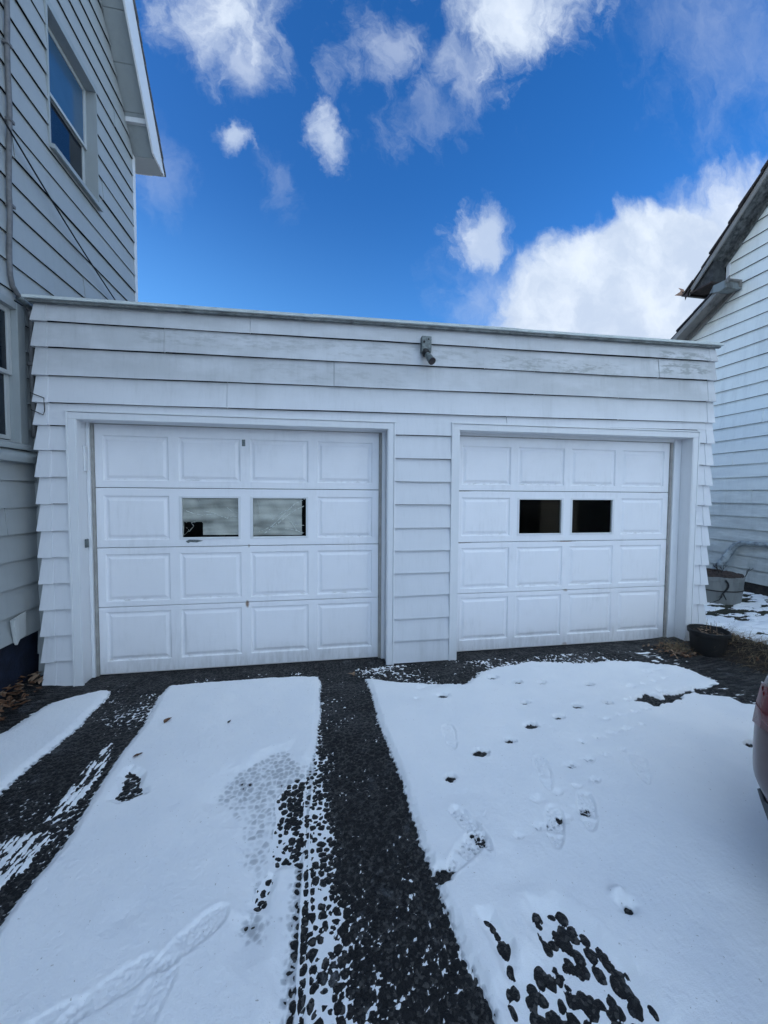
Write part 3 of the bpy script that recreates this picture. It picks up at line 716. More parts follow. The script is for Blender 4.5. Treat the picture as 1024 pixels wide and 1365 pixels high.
# service cable clipped to the wall
cable = thing('wall_cable', (HX + .03, -0.18, 1.9), 'thick grey cable clipped down the wall of the tall left house', 'cable')
mb = MB(); pts = []
X = HX + 0.034
ctrl = [(-0.150, 7.6), (-0.150, 5.2), (-0.160, 4.6), (-0.175, 4.0), (-0.195, 3.8), (-0.203, 3.45), (-0.200, 3.20), (-0.185, 3.13), (-0.14, 3.09), (-0.09, 3.06), (-0.05, 3.045), (-0.02, 3.02), (-0.006, 2.96), (-0.008, 2.5), (-0.004, 2.2), (-0.012, 1.98)]
for k in range(len(ctrl) - 1):
    for s_ in range(6):
        t = s_ / 6; y = ctrl[k][0] * (1 - t) + ctrl[k + 1][0] * t; z = ctrl[k][1] * (1 - t) + ctrl[k + 1][1] * t
        pts.append((X + 0.003 * math.sin(z * 9), y + 0.004 * math.sin(z * 7.3), z))
mb.tube(pts, 0.017, 8); mb.build('sheath', M_CABLE, cable, smooth=True)
for z in (4.35, 3.72, 4.9, 2.6):
    y = -0.16 - (0.02 if z < 4.2 else 0)
    if z < 3: y = -0.008
    mb = MB(); mb.box(HX + .012, HX + 0.056, y - .024, y + .024, z - .012, z + .012); mb.build('clip', M_CABLE, cable, bevel=.004)
mb = MB(); mb.tube([(X, -0.13, 3.075), (X + .01, -0.04, 3.05), (X + .02, 0.02, 3.06)], 0.024, 8); mb.build('connector', M_GREYMET, cable, smooth=True)
wire = MB(); p0, p1 = Vector((HX + .06, -0.75, 4.48)), Vector((HX + .06, 1.40, 3.72)); pts = []
for k in range(25):
    t = k / 24; p = p0.lerp(p1, t); p.z -= 0.05 * math.sin(math.pi * t); pts.append(tuple(p))
wire.tube(pts, 0.0065, 6)
tag(wire.build('service_wire', M_BLACK, smooth=True), 'thin black wire slanting down across the left house siding to the garage roof', 'wire')

# ================================================================== RIGHT HOUSE
RX = 6.60
h2 = thing('white_house', (11.0, -1.5, 0.1), 'off-white sided house at right, weathered roof edge above a lower lean-to roof', 'house')
H2Y1 = 1.81; H2R = -2.6
def rake2(y): return 5.43 - 1.0 * (abs(y - H2R) - (1.814 - H2R))
def low2(y): return 4.92 - 0.62 * (y - 1.60)
zs2 = [0.262]
while zs2[-1] < 10: zs2.append(zs2[-1] + 0.2035)
H2Y0 = -7.0
def ext2(z):
    w = (1.814 - H2R) + (5.43 - z)
    a1 = min(H2Y1, H2R + w) if z > 4.80 else 1.60 + (4.92 - z) / 0.62
    a1 = min(a1, 5.2)
    return (max(H2Y0, H2R - w) - H2Y0, a1 - H2Y0)
mb = MB()
siding(mb, (RX, H2Y0), (0, 1), (-1, 0), zs2, ext2, (), 0.021, {1: [8.0], 4: [9.2], 6: [8.3], 9: [8.6], 12: [8.2], 15: [9.0], 19: [8.1]})
siding(mb, (RX + .0, H2Y1 + 0.0), (1, 0), (0, 1), zs2[21:26], lambda z: (0.02, 8.5), (), 0.015)
siding(mb, (RX, 5.2), (1, 0), (0, 1), zs2[:14], lambda z: (0.0, 8.5), (), 0.015)
siding(mb, (RX + 8.5, H2Y0), (-1, 0), (0, -1), zs2[:26], lambda z: (0.0, 8.5), (), 0.015)
mb.build('wall', M_SIDE_R, h2)
mb = MB()
mb.prism([(H2Y0 + .05, 0.2), (5.15, 0.2), (5.15, 2.75), (1.78, 4.78), (1.78, 5.40), (H2R, rake2(H2R) - .05), (H2Y0 + .05, rake2(H2Y0) - .05)], 'x', RX + .008, RX + 8.4)
mb.build('sheathing', M_DARK, h2)
mb = MB(); mb.box(RX + .0, RX + 8.3, H2Y0 + .03, 5.1, -0.3, 0.258); mb.build('foundation', M_OLDWOOD, h2)
mb = MB(); mb.box(RX - 0.022, RX + 0.03, H2Y1 - 0.03, H2Y1 + 0.025, 4.86, 5.40); mb.build('corner_trim', M_TRIM, h2, bevel=.003)
OV2 = 0.30
M_RBOARD = siding_mat('weathered_rake_board', (0.24, 0.225, 0.205), (0.07, 0.065, 0.06), amt=1.3)
mb = MB(); Lt = 2.30 - H2R
nst = 34
for sgn in (1, -1):
    for k in range(nst):
        a = Lt * (nst - k) / nst; c = Lt * (nst - k - 1) / nst - 0.02
        e = OV2 + 0.03 + random.uniform(-0.03, 0.03) + (0.03 if k in (9, 10, 11) else 0)
        za = rake2(H2R + a) + 0.115 + random.uniform(0, 0.008); zc = rake2(H2R + c) + 0.10
        mb.prism([(H2R + sgn * a, za), (H2R + sgn * a, za + 0.028), (H2R + sgn * c, zc + .025), (H2R + sgn * c, zc)], 'x', RX - e, RX + 8.8)
mb.build('roof', M_SHING, h2)
mb = MB()
for sgn in (1, -1):
    a1 = Lt - 0.08
    mb.prism([(H2R, rake2(H2R) - .01), (H2R, rake2(H2R) + .085), (H2R + sgn * a1, rake2(H2R + a1) + .085), (H2R + sgn * a1, rake2(H2R + a1) - .01)], 'x', RX - OV2, RX - OV2 + 0.025)
mb.build('rake_board', M_RBOARD, h2, bevel=.003)
mb = MB()
for sgn in (1, -1):
    a1 = 1.81 - H2R + .1
    mb.prism([(H2R, rake2(H2R) + .02), (H2R, rake2(H2R) + .05), (H2R + sgn * a1, rake2(H2R + a1) + .05), (H2R + sgn * a1, rake2(H2R + a1) + .02)], 'x', RX - OV2 + .026, RX + .0)
    mb.prism([(H2R, rake2(H2R) - .10), (H2R, rake2(H2R) + .018), (H2R + sgn * a1, rake2(H2R + a1) + .018), (H2R + sgn * a1, rake2(H2R + a1) - .10)], 'x', RX - .05, RX - .018)
mb.build('soffit', simple('weathered_grey_board', (0.17, 0.175, 0.17), 0.9, var=0.75, nscale=16, bmp=.004), h2)
mb = MB()   # eave end: bottom board and the torn gutter end
mb.box(RX - OV2 + .0, RX + .0, 1.84, 2.20, 5.035, 5.06); mb.build('eave_board', M_RUST, h2)
mb = MB(); mb.prism([(1.85, 5.061), (2.20, 5.061), (2.20, 5.12), (1.85, 5.40)], 'x', RX - OV2 + .05, RX - .02)
mb.build('eave_return', simple('shadowed_weathered_board', (0.07, 0.073, 0.075), 0.9, var=0.6, nscale=16), h2)  # weathered grey board, with the eave's shadow darkened into its colour
mb = MB()
gx0 = RX - OV2 - 0.03
mb.prism([(2.18, 5.10), (2.24, 5.02), (2.33, 5.05), (2.36, 5.16), (2.34, 5.16), (2.31, 5.07), (2.25, 5.05), (2.20, 5.12)], 'x', gx0, RX + 8.8)
# torn, bent-out end tabs
mb.quad((gx0, 2.34, 5.15), (gx0 - .05, 2.42, 5.11), (gx0 - .01, 2.33, 5.06), (gx0, 2.30, 5.08)); mb.quad((gx0, 2.27, 5.05), (gx0 - .03, 2.23, 4.93), (gx0, 2.20, 5.04), (gx0 + .01, 2.24, 5.08))
mb.quad((gx0, 2.34, 5.15), (gx0 - .03, 2.37, 5.22), (gx0 + .01, 2.30, 5.16), (gx0 + .01, 2.28, 5.10))
mb.build('gutter', M_RUST, h2)
# lean-to roof and its short gutter
mb = MB(); y0l = 1.58
nst = 12
for k in range(nst):
    a = y0l + 0.25 + 3.6 * (nst - k) / nst; c = y0l + 0.25 + 3.6 * (nst - k - 1) / nst - .02
    e = OV2 + random.uniform(-0.03, 0.045); za = low2(a) + 0.085; zc = low2(c) + 0.07
    mb.prism([(a, za), (a, za + .03), (c, zc + .028), (c, zc)], 'x', RX - e, RX + 8.6)
mb.build('lower_roof', simple('black_shingle', (0.035, 0.036, 0.042), 0.9, var=0.5, nscale=22, bmp=.006), h2)
mb = MB()
mb.prism([(y0l, low2(y0l) - .02), (y0l - .02, low2(y0l) + .075), (5.35, low2(5.35) + .075), (5.35, low2(5.35) - .02)], 'x', RX - OV2 + .01, RX - OV2 + .035)
mb.prism([(y0l, low2(y0l) - .06), (y0l, low2(y0l) + .02), (5.35, low2(5.35) + .02), (5.35, low2(5.35) - .06)], 'x', RX - .06, RX - .018)
mb.prism([(y0l, low2(y0l) + .022), (y0l, low2(y0l) + .045), (5.35, low2(5.35) + .045), (5.35, low2(5.35) + .022)], 'x', RX - OV2 + .036, RX - .0)
mb.build('lower_rake_board', M_RBOARD, h2, bevel=.003)
mb = MB(); mb.prism([(y0l + .0, 4.83), (y0l + .03, 4.95), (y0l + .20, 4.96), (y0l + .26, 4.86), (y0l + .12, 4.82)], 'x', RX - OV2 - .02, RX - .016)
mb.build('rake_end_cap', siding_mat('peeling_cap', (0.20, 0.22, 0.215), (0.06, 0.06, 0.055), amt=2.2), h2, bevel=.004)
# ground-level drain pipe with a snow-dusted look
pipe = thing('drain_pipe', (RX - .06, 1.2, 0.5), 'bent grey downspout running low along the right house behind the barrel planter', 'drain pipe')
mb = MB(); mb.tube([(RX - .06, -0.3, 0.875), (RX - .06, 1.20, 0.865), (RX - .06, 1.36, 0.86), (RX - .07, 1.47, 0.80), (RX - .09, 1.53, 0.68), (RX - .12, 1.60, 0.52), (RX - .16, 1.72, 0.30)], [.034, .034, .036, .045, .05, .055, .06], 12)
mb.build('pipe', simple('galvanised_pipe', (0.42, 0.47, 0.49), 0.6, 0.0, var=0.6, nscale=14, bmp=.004), pipe, smooth=True)
mb = MB(); mb.box(RX - .02, RX + .0, -0.3, 1.22, 0.895, 0.925); mb.build('strap', M_TRIM_OLD, pipe)

# ================================================================== GROUND
def snoise(x, y, scale, seed, octaves=4, rough=0.5):
    """value noise on arrays"""
    out_ = np.zeros(np.broadcast(x, y).shape); amp = 1; tot = 0
    for o in range(octaves):
        s = scale * 2 ** o
        xs_, ys_ = x * s + 13.7 * seed + o * 5.1, y * s + 7.3 * seed + o * 3.3
        xi, yi = np.floor(xs_).astype(np.int64), np.floor(ys_).astype(np.int64)
        fx, fy = xs_ - xi, ys_ - yi; fx = fx * fx * (3 - 2 * fx); fy = fy * fy * (3 - 2 * fy)
        def h(i, j):
            n = (i * 374761393 + j * 668265263 + seed * 982451653 + o * 1274126177) & 0x7fffffff
            n = ((n ^ (n >> 13)) * 1274126177) & 0x7fffffff
            return ((n ^ (n >> 16)) & 0xffff) / 65535.0
        v = (h(xi, yi) * (1 - fx) + h(xi + 1, yi) * fx) * (1 - fy) + (h(xi, yi + 1) * (1 - fx) + h(xi + 1, yi + 1) * fx) * fy
        out_ += v * amp; tot += amp; amp *= rough
    return out_ / tot
def voro(x, y, cell, seed, jit=0.9):
    """F1, F2 distances (in cell units) and a random value per cell"""
    gx, gy = x / cell, y / cell; xi, yi = np.floor(gx).astype(np.int64), np.floor(gy).astype(np.int64)
    f1 = np.full(gx.shape, 9.0); f2 = np.full(gx.shape, 9.0); rid = np.zeros(gx.shape)
    def h(i, j, k):
        n = (i * 73856093 ^ j * 19349663 ^ (k + seed * 31) * 83492791) & 0x7fffffff
        n = ((n ^ (n >> 13)) * 1274126177) & 0x7fffffff
        return ((n ^ (n >> 15)) & 0xffff) / 65535.0
    for a in (-1, 0, 1):
        for c in (-1, 0, 1):
            i, j = xi + a, yi + c
            px = i + 0.5 + jit * (h(i, j, 1) - 0.5); py = j + 0.5 + jit * (h(i, j, 2) - 0.5)
            d = np.hypot(gx - px, gy - py)
            m = d < f1
            f2 = np.where(m, f1, np.minimum(f2, d)); rid = np.where(m, h(i, j, 3), rid); f1 = np.where(m, d, f1)
    return f1, f2, rid
def sdf(x, y, poly):
    """signed distance, positive inside"""
    P = np.array(poly); d = np.full(x.shape, 1e9); ins = np.zeros(x.shape, bool); n = len(P)
    for i in range(n):
        a, c = P[i], P[(i + 1) % n]; e = c - a
        t = np.clip(((x - a[0]) * e[0] + (y - a[1]) * e[1]) / (e @ e), 0, 1)
        d = np.minimum(d, np.hypot(x - a[0] - t * e[0], y - a[1] - t * e[1]))
        cond = ((a[1] > y) != (c[1] > y))
        with np.errstate(divide='ignore', invalid='ignore'):
            xi = a[0] + (y - a[1]) * e[0] / (e[1] if e[1] != 0 else 1e-9)
        ins ^= cond & (x < xi)
    return np.where(ins, d, -d)
def sm(v, a, c): t = np.clip((v - a) / (c - a), 0, 1); return t * t * (3 - 2 * t)

SNOW_A = [(-2.42,-1.15), (-2.139,-0.912), (-1.997,-0.779), (-1.992,-0.653), (-1.959,-0.441), (-1.828,-0.363), (-1.681,-0.293), (-1.606,-0.293), (-1.569,-0.416), (-1.571,-0.835), (-1.608,-1.126), (-1.613,-1.394), (-1.621,-1.637), (-1.63,-4.5), (-1.65,-9), (-2.9,-9), (-2.6,-3)]
SNOW_B = [(-1.189, -0.284), (-0.757, -0.274), (-0.393, -0.277), (0.016, -0.313), (0.034, -0.465), (0.023, -0.959), (-0.002, -1.247), (-0.050, -1.591), (-0.076, -1.808), (-0.086, -2.038), (-0.092, -2.191), (-0.096, -2.341), (-0.093, -2.544), (-0.09, -4.5), (-.09, -9), (-1.14, -9), (-1.134, -2.5), (-1.134, -1.975), (-1.108, -1.742), (-1.127, -1.590), (-1.162, -1.231), (-1.153, -0.859), (-1.201, -0.452)]
SNOW_C = [(0.413,-0.418), (0.682,-0.529), (1.003,-0.606), (1.236,-0.630), (1.421,-0.447), (1.716,-0.401), (1.945,-0.340), (2.361,-0.454), (2.738,-0.396), (3.004,-0.489), (3.285,-0.600), (3.341,-0.882), (3.328,-0.975), (3.096,-1.029), (2.983,-1.096), (3.195,-1.165), (3.181,-1.264), (3.35,-1.30), (3.7,-1.36), (4.3,-1.6), (4.6,-3), (4.8,-9), (0.60,-9), (0.55,-4), (0.520,-2.647), (0.516,-2.562), (0.493,-2.449), (0.471,-2.253), (0.456,-2.019), (0.449,-1.616), (0.424,-1.255)]
HOLE_F = [(-1.026, -1.525), (-1.027, -1.405), (-1.039, -1.316), (-0.955, -1.354), (-0.886, -1.497), (-0.932, -1.541), (-0.979, -1.552)]
COB_E = [(-0.224, -2.136), (-0.187, -2.034), (-0.195, -1.674), (-0.168, -1.576), (-0.050, -1.535), (-0.05, -1.912), (-0.085, -2.016), (-0.155, -2.056), (-0.188, -2.198), (-0.239, -2.184)]
IMP_G = [(-0.529, -1.641), (-0.496, -1.464), (-0.368, -1.265), (-0.147, -1.236), (-0.032, -1.419), (-0.060, -1.872), (-0.153, -1.932), (-0.154, -2.200), (-0.177, -2.330), (-0.257, -2.329), (-0.293, -2.167), (-0.410, -1.854)]
COB_D = [(0.800, -2.330), (0.833, -2.366), (0.909, -2.360), (0.962, -2.424), (1.012, -2.565), (1.014, -2.660), (1.06, -2.776), (1.05, -2.95), (0.547, -2.856), (0.570, -2.698), (0.565, -2.642), (0.565, -2.595), (0.618, -2.522), (0.670, -2.539), (0.732, -2.507), (0.760, -2.433)]
COB_D2 = [(0.595, -2.355), (0.636, -2.361), (0.661, -2.452), (0.652, -2.513), (0.612, -2.529), (0.597, -2.474)]
SMEAR = [(-1.285, -0.930), (-1.298, -1.214), (-1.291, -1.419), (-1.281, -1.611), (-1.191, -1.549), (-1.181, -1.348), (-1.206, -1.161)]
SMEAR2 = [(-1.199, -1.702), (-1.200, -1.828), (-1.219, -1.904), (-1.238, -1.998), (-1.44, -1.783), (-1.391, -1.696), (-1.290, -1.669)]
PATCH = [(3.04, -1.055), (2.590, -1.128), (2.534, -1.067), (2.399, -1.112), (2.488, -1.175), (2.647, -1.174), (2.806, -1.088)]
PRINTS = [(1.428, -1.286), (1.668, -1.236), (1.893, -1.126), (2.151, -1.116), (1.205, -1.419), (0.970, -1.496), (0.720, -1.668), (1.477, -0.599), (1.837, -0.750), (2.209, -0.835), (2.693, -1.698), (0.507, -2.182), (1.201, -0.656), (1.646, -0.706), (0.959, -0.816), (1.537, -1.017)]
BOOTS = [(0.709, -1.991, 110, 1), (0.642, -2.103, 35, 1), (1.312, -1.995, 60, .8), (1.10, -2.050, 60, .8), (1.250, -1.720, 70, .5), (-0.429, -2.262, 40, .7), (-0.63, -2.375, 30, .45), (-0.80, -2.45, 20, .4), (-0.50, -2.44, 80, .4), (0.845, -1.315, 80, .5), (1.825, -1.772, 60, .5)]
SOFT = [(-0.696, -2.152), (-0.257, -2.246), (0.780, -2.264), (0.83, -2.218), (0.74, -2.22), (1.531, -2.457), (-0.129, -2.405), (0.80, -1.791), (2.568, -1.554), (0.81, -2.15), (0.72, -2.12), (1.37, -2.51), (1.05, -2.62)]

def axis(fine0, fine1, step, lo, hi, grow=1.12):
    a = list(np.arange(fine0, fine1, step)); s = step
    while a[-1] < hi: s = min(s * grow, 0.25); a.append(a[-1] + s)
    s = step; pre = []; x = fine0
    while x > lo: s = min(s * grow, 0.25); x -= s; pre.append(x)
    return np.array(pre[::-1] + a)
XA = axis(-1.75, 2.9, 0.0055, -3.0, 5.2); YA = axis(-2.95, -0.22, 0.0055, -9.0, 0.06)
GXm, GYm = np.meshgrid(XA, YA)
def grid_mesh(name, X, Y, Z, mat, keep=None, attrs={}):
    ny, nx = X.shape
    me = bpy.data.meshes.new(name)
    co = np.stack([X, Y, Z], -1).reshape(-1, 3)
    idx = np.arange(ny * nx).reshape(ny, nx)
    q = np.stack([idx[:-1, :-1], idx[:-1, 1:], idx[1:, 1:], idx[1:, :-1]], -1).reshape(-1, 4)
    if keep is not None:
        k = (keep[:-1, :-1] | keep[:-1, 1:] | keep[1:, 1:] | keep[1:, :-1]).reshape(-1)
        q = q[k]
        used = np.zeros(len(co), bool); used[q.reshape(-1)] = True
        remap = np.cumsum(used) - 1; co = co[used]; q = remap[q]
        attrs = {k_: v.reshape(-1)[used] for k_, v in attrs.items()}
    else: attrs = {k_: v.reshape(-1) for k_, v in attrs.items()}
    me.vertices.add(len(co)); me.vertices.foreach_set('co', co.astype(np.float32).reshape(-1))
    me.loops.add(len(q) * 4); me.loops.foreach_set('vertex_index', q.astype(np.int32).reshape(-1))
    me.polygons.add(len(q)); me.polygons.foreach_set('loop_start', (np.arange(len(q)) * 4).astype(np.int32))
    me.polygons.foreach_set('use_smooth', np.ones(len(q), bool))
    me.update(calc_edges=True)
    for k_, v in attrs.items():
        a = me.attributes.new(k_, 'FLOAT', 'POINT'); a.data.foreach_set('value', v.astype(np.float32))
    me.materials.append(mat)
    o = bpy.data.objects.new(name, me); COL.objects.link(o); return o

# old lumpy asphalt: worn stones standing proud of the binder
x, y = GXm, GYm
wx, wy = x + 0.016 * (snoise(x, y, 34, 3, 3) - .5), y + 0.016 * (snoise(x, y, 34, 4, 3) - .5)
f1, f2, rid = voro(wx, wy, 0.031, 1)
dome = 0.35 * np.clip(1 - (f1 / (0.52 + 0.16 * rid)) ** 2, 0, 1) ** 0.55 + 0.65 * np.clip((f2 - f1) * 2.4, 0, 1) ** 0.6
big_region = sm(sdf(x, y, COB_D), -0.08, -0.03) + sm(sdf(x, y, COB_D2), -0.05, -0.02)
big_region = np.clip(big_region, 0, 1)
g1, g2, gid = voro(wx * 1.15, wy * 0.85, 0.041, 5)
dome2 = np.clip(1 - (g1 / (0.50 + 0.18 * gid)) ** 2, 0, 1) ** 0.5
dm = dome * (1 - big_region) + dome2 * big_region
rd = rid * (1 - big_region) + gid * big_region
track = np.exp(-((x - 0.20) / 0.19) ** 2)
lump = 0.0115 * dm * (0.50 + 0.50 * rd)
lump_amp = 0.45 + 0.5 * sm(-y, 0.8, 1.5) + 0.5 * big_region
lump_amp = np.clip(lump_amp, 0, 1.0)
A = lump * lump_amp + 0.006 * (snoise(x, y, 2.2, 8, 3) - .5) + 0.0016 * (snoise(x, y, 90, 9, 2) - .5)
# ground eases up towards the yard and at the left corner
rise = 0.05 * sm(x, 3.3, 4.2) + 0.03 * sm(y, -0.5, -0.1) * sm(-x, 1.9, 2.15)
A = A + rise - 0.004 + 0.016 * (snoise(x, y, 26, 12, 3, .6) - .45) * sm(x, 2.6, 3.3) * sm(y, -1.5, -1.1) + 0.010 * (snoise(x, y, 34, 13, 3, .6) - .5) * sm(y, -0.62, -0.35) * (x > 0.4)

# snow sheet: thickness T above the base level
edge_n = 0.038 * (snoise(x, y, 5, 21, 4, 0.6) - .5) + 0.022 * (snoise(x, y, 45, 22, 3) - .5)
dA = sdf(x, y, SNOW_A) + edge_n; dB = sdf(x, y, SNOW_B) + edge_n * 0.6
rag = sm(y, -1.15, -0.75)   # ragged melt edge next to the doors
dC = sdf(x, y, SNOW_C) + edge_n * (0.7 + 2.4 * rag * sm(x, 1.0, 1.3))
dS = np.maximum(np.maximum(dA, dB), dC)
tyre_edge = sm(-y, 1.2, 1.7) * sm(x, -0.25, -0.12) * sm(-x, -0.22, -0.05)
wide = 0.035 + 0.03 * tyre_edge
cov = sm(dS, -0.012, wide)
cov = np.maximum(sm(dS, -0.012, 0.05), 0) * (1 - tyre_edge) + sm(dS, -0.05, 0.09) * tyre_edge
full = 0.014 + 0.014 * snoise(x, y, 2.5, 31, 3) + 0.0055 * snoise(x, y, 11, 32, 4) + 0.0012 * snoise(x, y, 110, 33, 2)
imp = sm(sdf(x, y, IMP_G) + 0.13 * (snoise(x, y, 7, 41, 3) - .5), -0.06, 0.09)
cobE = sm(sdf(x, y, COB_E) + 0.04 * (snoise(x, y, 16, 42, 2) - .5), -0.02, 0.025)
cobD = np.clip(sm(sdf(x, y, COB_D) + 0.05 * (snoise(x, y, 10, 43, 3) - .5), -0.035, 0.03) + sm(sdf(x, y, COB_D2) + 0.03 * (snoise(x, y, 16, 44, 2) - .5), -0.03, 0.02), 0, 1)
hF = sm(sdf(x, y, HOLE_F) + 0.05 * (snoise(x, y, 18, 45, 3) - .5), -0.03, 0.02)
hP = sm(0.03 + sdf(x, y, PATCH) + 0.08 * (snoise(x, y, 14, 46, 3) - .5), -0.015, 0.01)
Sf = full.copy()
# thin snow draped over the stones: the stones print through
drape = 0.0046 + A * 0.30 + 0.0020 * snoise(x, y, 30, 47, 3)
Sf = Sf * (1 - imp) + drape * imp
# snow lying only in the joints
joint = -0.0045 + 0.0095 * lump_amp * (0.02 + 0.62 * snoise(x, y, 9, 48, 3)) + 0.0022 * snoise(x, y, 80, 49, 3)
Sf = Sf * (1 - cobE) + (joint) * cobE
Sf = Sf * (1 - cobD) + (joint - 0.0011) * cobD
Sf = Sf * (1 - hF) + (joint - .0012) * hF
Sf = Sf * (1 - hP) + (-0.004) * hP
# small paw prints melted through, boot prints, soft hollows
for _k in range(34):
    PRINTS.append((0.75 + 2.3 * ((_k * 0.618) % 1), -0.62 - 1.55 * ((_k * 0.377 + .13) % 1)))
for ip_, (px_, py_) in enumerate(PRINTS):
    r = (0.028 if ip_ < 16 else 0.022) + 0.006 * math.sin(px_ * 40); d_ = np.hypot((x - px_) / 1.5, y - py_)
    n_ = 0.026 * (snoise(x, y, 55, 51, 3) - .5)
    Sf -= (0.040 if ip_ < 16 else 0.010) * sm(-(d_ + n_), -r * 1.35, -r * 0.3); Sf -= 0.006 * np.exp(-(d_ / 0.045) ** 2)
t1_, t2_, _ti = voro(x + .004 * snoise(x, y, 60, 91, 2), y, 0.021, 9); tread_all = sm(t2_ - t1_, 0.10, 0.35)
for (px_, py_, ang, s_) in BOOTS:
    ca, sa = math.cos(R(ang)), math.sin(R(ang)); u = (x - px_) * ca + (y - py_) * sa; v = -(x - px_) * sa + (y - py_) * ca
    wv = 0.042 + 0.010 * np.clip(u / 0.12, -1, 1)
    m_ = sm(1 - (np.abs(u / 0.138) ** 3 + np.abs(v / wv) ** 2.4) ** 0.4 + 0.12 * (snoise(x, y, 40, 92, 2) - .5), 0.0, 0.16) * (1 - 0.7 * np.exp(-((u + 0.045) / 0.012) ** 2))
    tread = tread_all
    Sf -= s_ * m_ * (0.0095 + 0.0070 * tread * (0.5 + snoise(x, y, 30, 53, 2)))
    rim = np.exp(-((1 - np.hypot(u / 0.15, v / (wv + .012))) / 0.10) ** 2); Sf += 0.0018 * s_ * rim
for i_, (px_, py_) in enumerate(SOFT):
    d_ = np.hypot((x - px_) / (0.05 + 0.02 * (i_ % 3)), (y - py_) / 0.04); Sf -= 0.006 * np.exp(-d_ ** 2)
# kicked-up clod with a hollow in front
d_ = np.hypot(x - 1.158, y + 2.41); Sf += 0.030 * np.exp(-(np.hypot((x - 1.150) / 0.028, (y + 2.378) / 0.020)) ** 2) * (0.8 + 0.5 * snoise(x, y, 50, 55, 2))
Sf -= 0.034 * np.exp(-(np.hypot((x - 1.158) / 0.030, (y + 2.425) / 0.022)) ** 2) * (0.6 + .8 * snoise(x, y, 60, 57, 2))
# scuffed walking trail at the near left
tr_ = np.exp(-(((x + 0.72) * 0.55 + (y + 2.50) * 0.83) / 0.05) ** 2) * sm(-x, 0.45, 0.6)
Sf -= tr_ * 0.002 * sm(snoise(x, y, 26, 56, 3), .3, .7)
# outside the sheets: a little snow caught in joints, wiped streaks, crumbs
lone = -0.030 * np.ones_like(x)
near_edge = np.exp(-((x + 0.015 + 0.03 * (y + 1.2)) / 0.075) ** 2) * sm(-y, 0.38, 0.6)
lone = np.maximum(lone, -0.004 + 0.0105 * lump_amp * (near_edge * (0.24 + 0.42 * snoise(x, y, 14, 61, 3))))
streak = snoise(x * 6, y, 16, 62, 4, 0.6)
lines = np.maximum(np.exp(-((x + 0.030 + 0.004 * np.sin(y * 9)) / 0.006) ** 2), np.exp(-((x + 0.060 + 0.003 * np.sin(y * 7)) / 0.004) ** 2)) * sm(-y, 1.0, 1.3)
lone = np.maximum(lone, -0.004 + 0.0115 * lines * (0.35 + 0.85 * snoise(x, y * .3, 30, 63, 2)))
smr = np.clip(sm(sdf(x, y, SMEAR), -0.03, 0.02) + sm(sdf(x, y, SMEAR2), -0.06, 0.02), 0, 1)
lone = np.maximum(lone, -0.012 + 0.020 * smr * sm(streak, 0.36, 0.60))
crumb = sm(snoise(x, y, 62, 64, 3, 0.6), 0.70, 0.80) * sm(snoise(x, y, 3.5, 65, 2), 0.42, 0.62)
lone = np.maximum(lone, -0.006 + 0.012 * crumb * (track > 0.3) + 0.008 * crumb * sm(y, -0.7, -0.4))
lone = np.where(crumb > 0.02, lone, lone)
pt_ = sm(snoise(x * 1.5, y * .5, 7, 66, 4, .6), 0.50, 0.72)
lone = np.maximum(lone, -0.0053 + 0.0038 * lump_amp * pt_ + 0.0050 * (snoise(x, y, 150, 67, 2) - .62) + (A - lump * lump_amp + 0.004))
SZ = lone * (1 - cov) + (Sf) * cov
SZ = SZ + rise * 1.0 * cov
SZ = np.where(cov < 0.001, lone, SZ)
inside_ok = (x > -2.9) & (x < 5.0)
depth = SZ - A
snow_keep = (depth > -0.004) & (y < -0.12 + 0.0 * x) & inside_ok
wall_clear = ((y > -0.20) & (x > -2.2) & (x < 4.15))
snow_keep &= ~wall_clear

def asphalt_mat():
    m, b, p = new_mat('old_asphalt')
    P = pos(b)
    v = b.add('ShaderNodeTexVoronoi'); v.feature = 'F1'; b.l.new(P, v.inputs['Vector']); v.inputs['Scale'].default_value = 95
    v2 = b.add('ShaderNodeTexVoronoi'); v2.feature = 'F1'; b.l.new(P, v2.inputs['Vector']); v2.inputs['Scale'].default_value = 210
    n1 = b.noise(P, 3.0, 6, 0.6); n2 = b.noise(P, 220, 3, 0.6); n3 = b.noise(b.scalev(P, (10, 2.2, 10)), 1.5, 5, 0.65)
    wn = b.add('ShaderNodeSeparateColor'); b.l.new(v.outputs['Color'], wn.inputs[0])
    c = b.mix(b.ramp(n1, 0.3, 0.7), (0.004, 0.0045, 0.006), (0.013, 0.0135, 0.015))
    st = b.add('ShaderNodeAttribute'); st.attribute_name = 'stone'
    c = b.mix(b.ramp(b.math('ADD', st.outputs['Fac'], b.math('MULTIPLY', b.math('SUBTRACT', n2, 0.5), 0.6)), 0.1, 0.5, 0.75, 0.0), c, (0.075, 0.072, 0.070))
    c = b.mix(b.math('MULTIPLY', b.ramp(wn.outputs[0], 0.72, 0.98), 0.6), c, (0.10, 0.096, 0.092))
    c = b.mix(b.math('MULTIPLY', b.ramp(n3, 0.56, 0.75), 0.20), c, (0.07, 0.07, 0.075))
    c = b.mix(b.math('MULTIPLY', b.ramp(b.noise(P, 5.5, 8, 0.75), 0.57, 0.70), 0.30), c, (0.32, 0.34, 0.37))
    b.l.new(c, p.inputs['Base Color'])
    b.l.new(b.ramp(n1, 0.35, 0.65, 0.35, 0.80), p.inputs['Roughness']); p.inputs['Specular IOR Level'].default_value = 0.28
    h = b.math('ADD', b.math('MULTIPLY', v.outputs['Distance'], -1.0), b.math('MULTIPLY', n2, 0.5))
    h = b.math('ADD', h, b.math('MULTIPLY', v2.outputs['Distance'], -0.5))
    bump(b, p, h, 0.006)
    return m
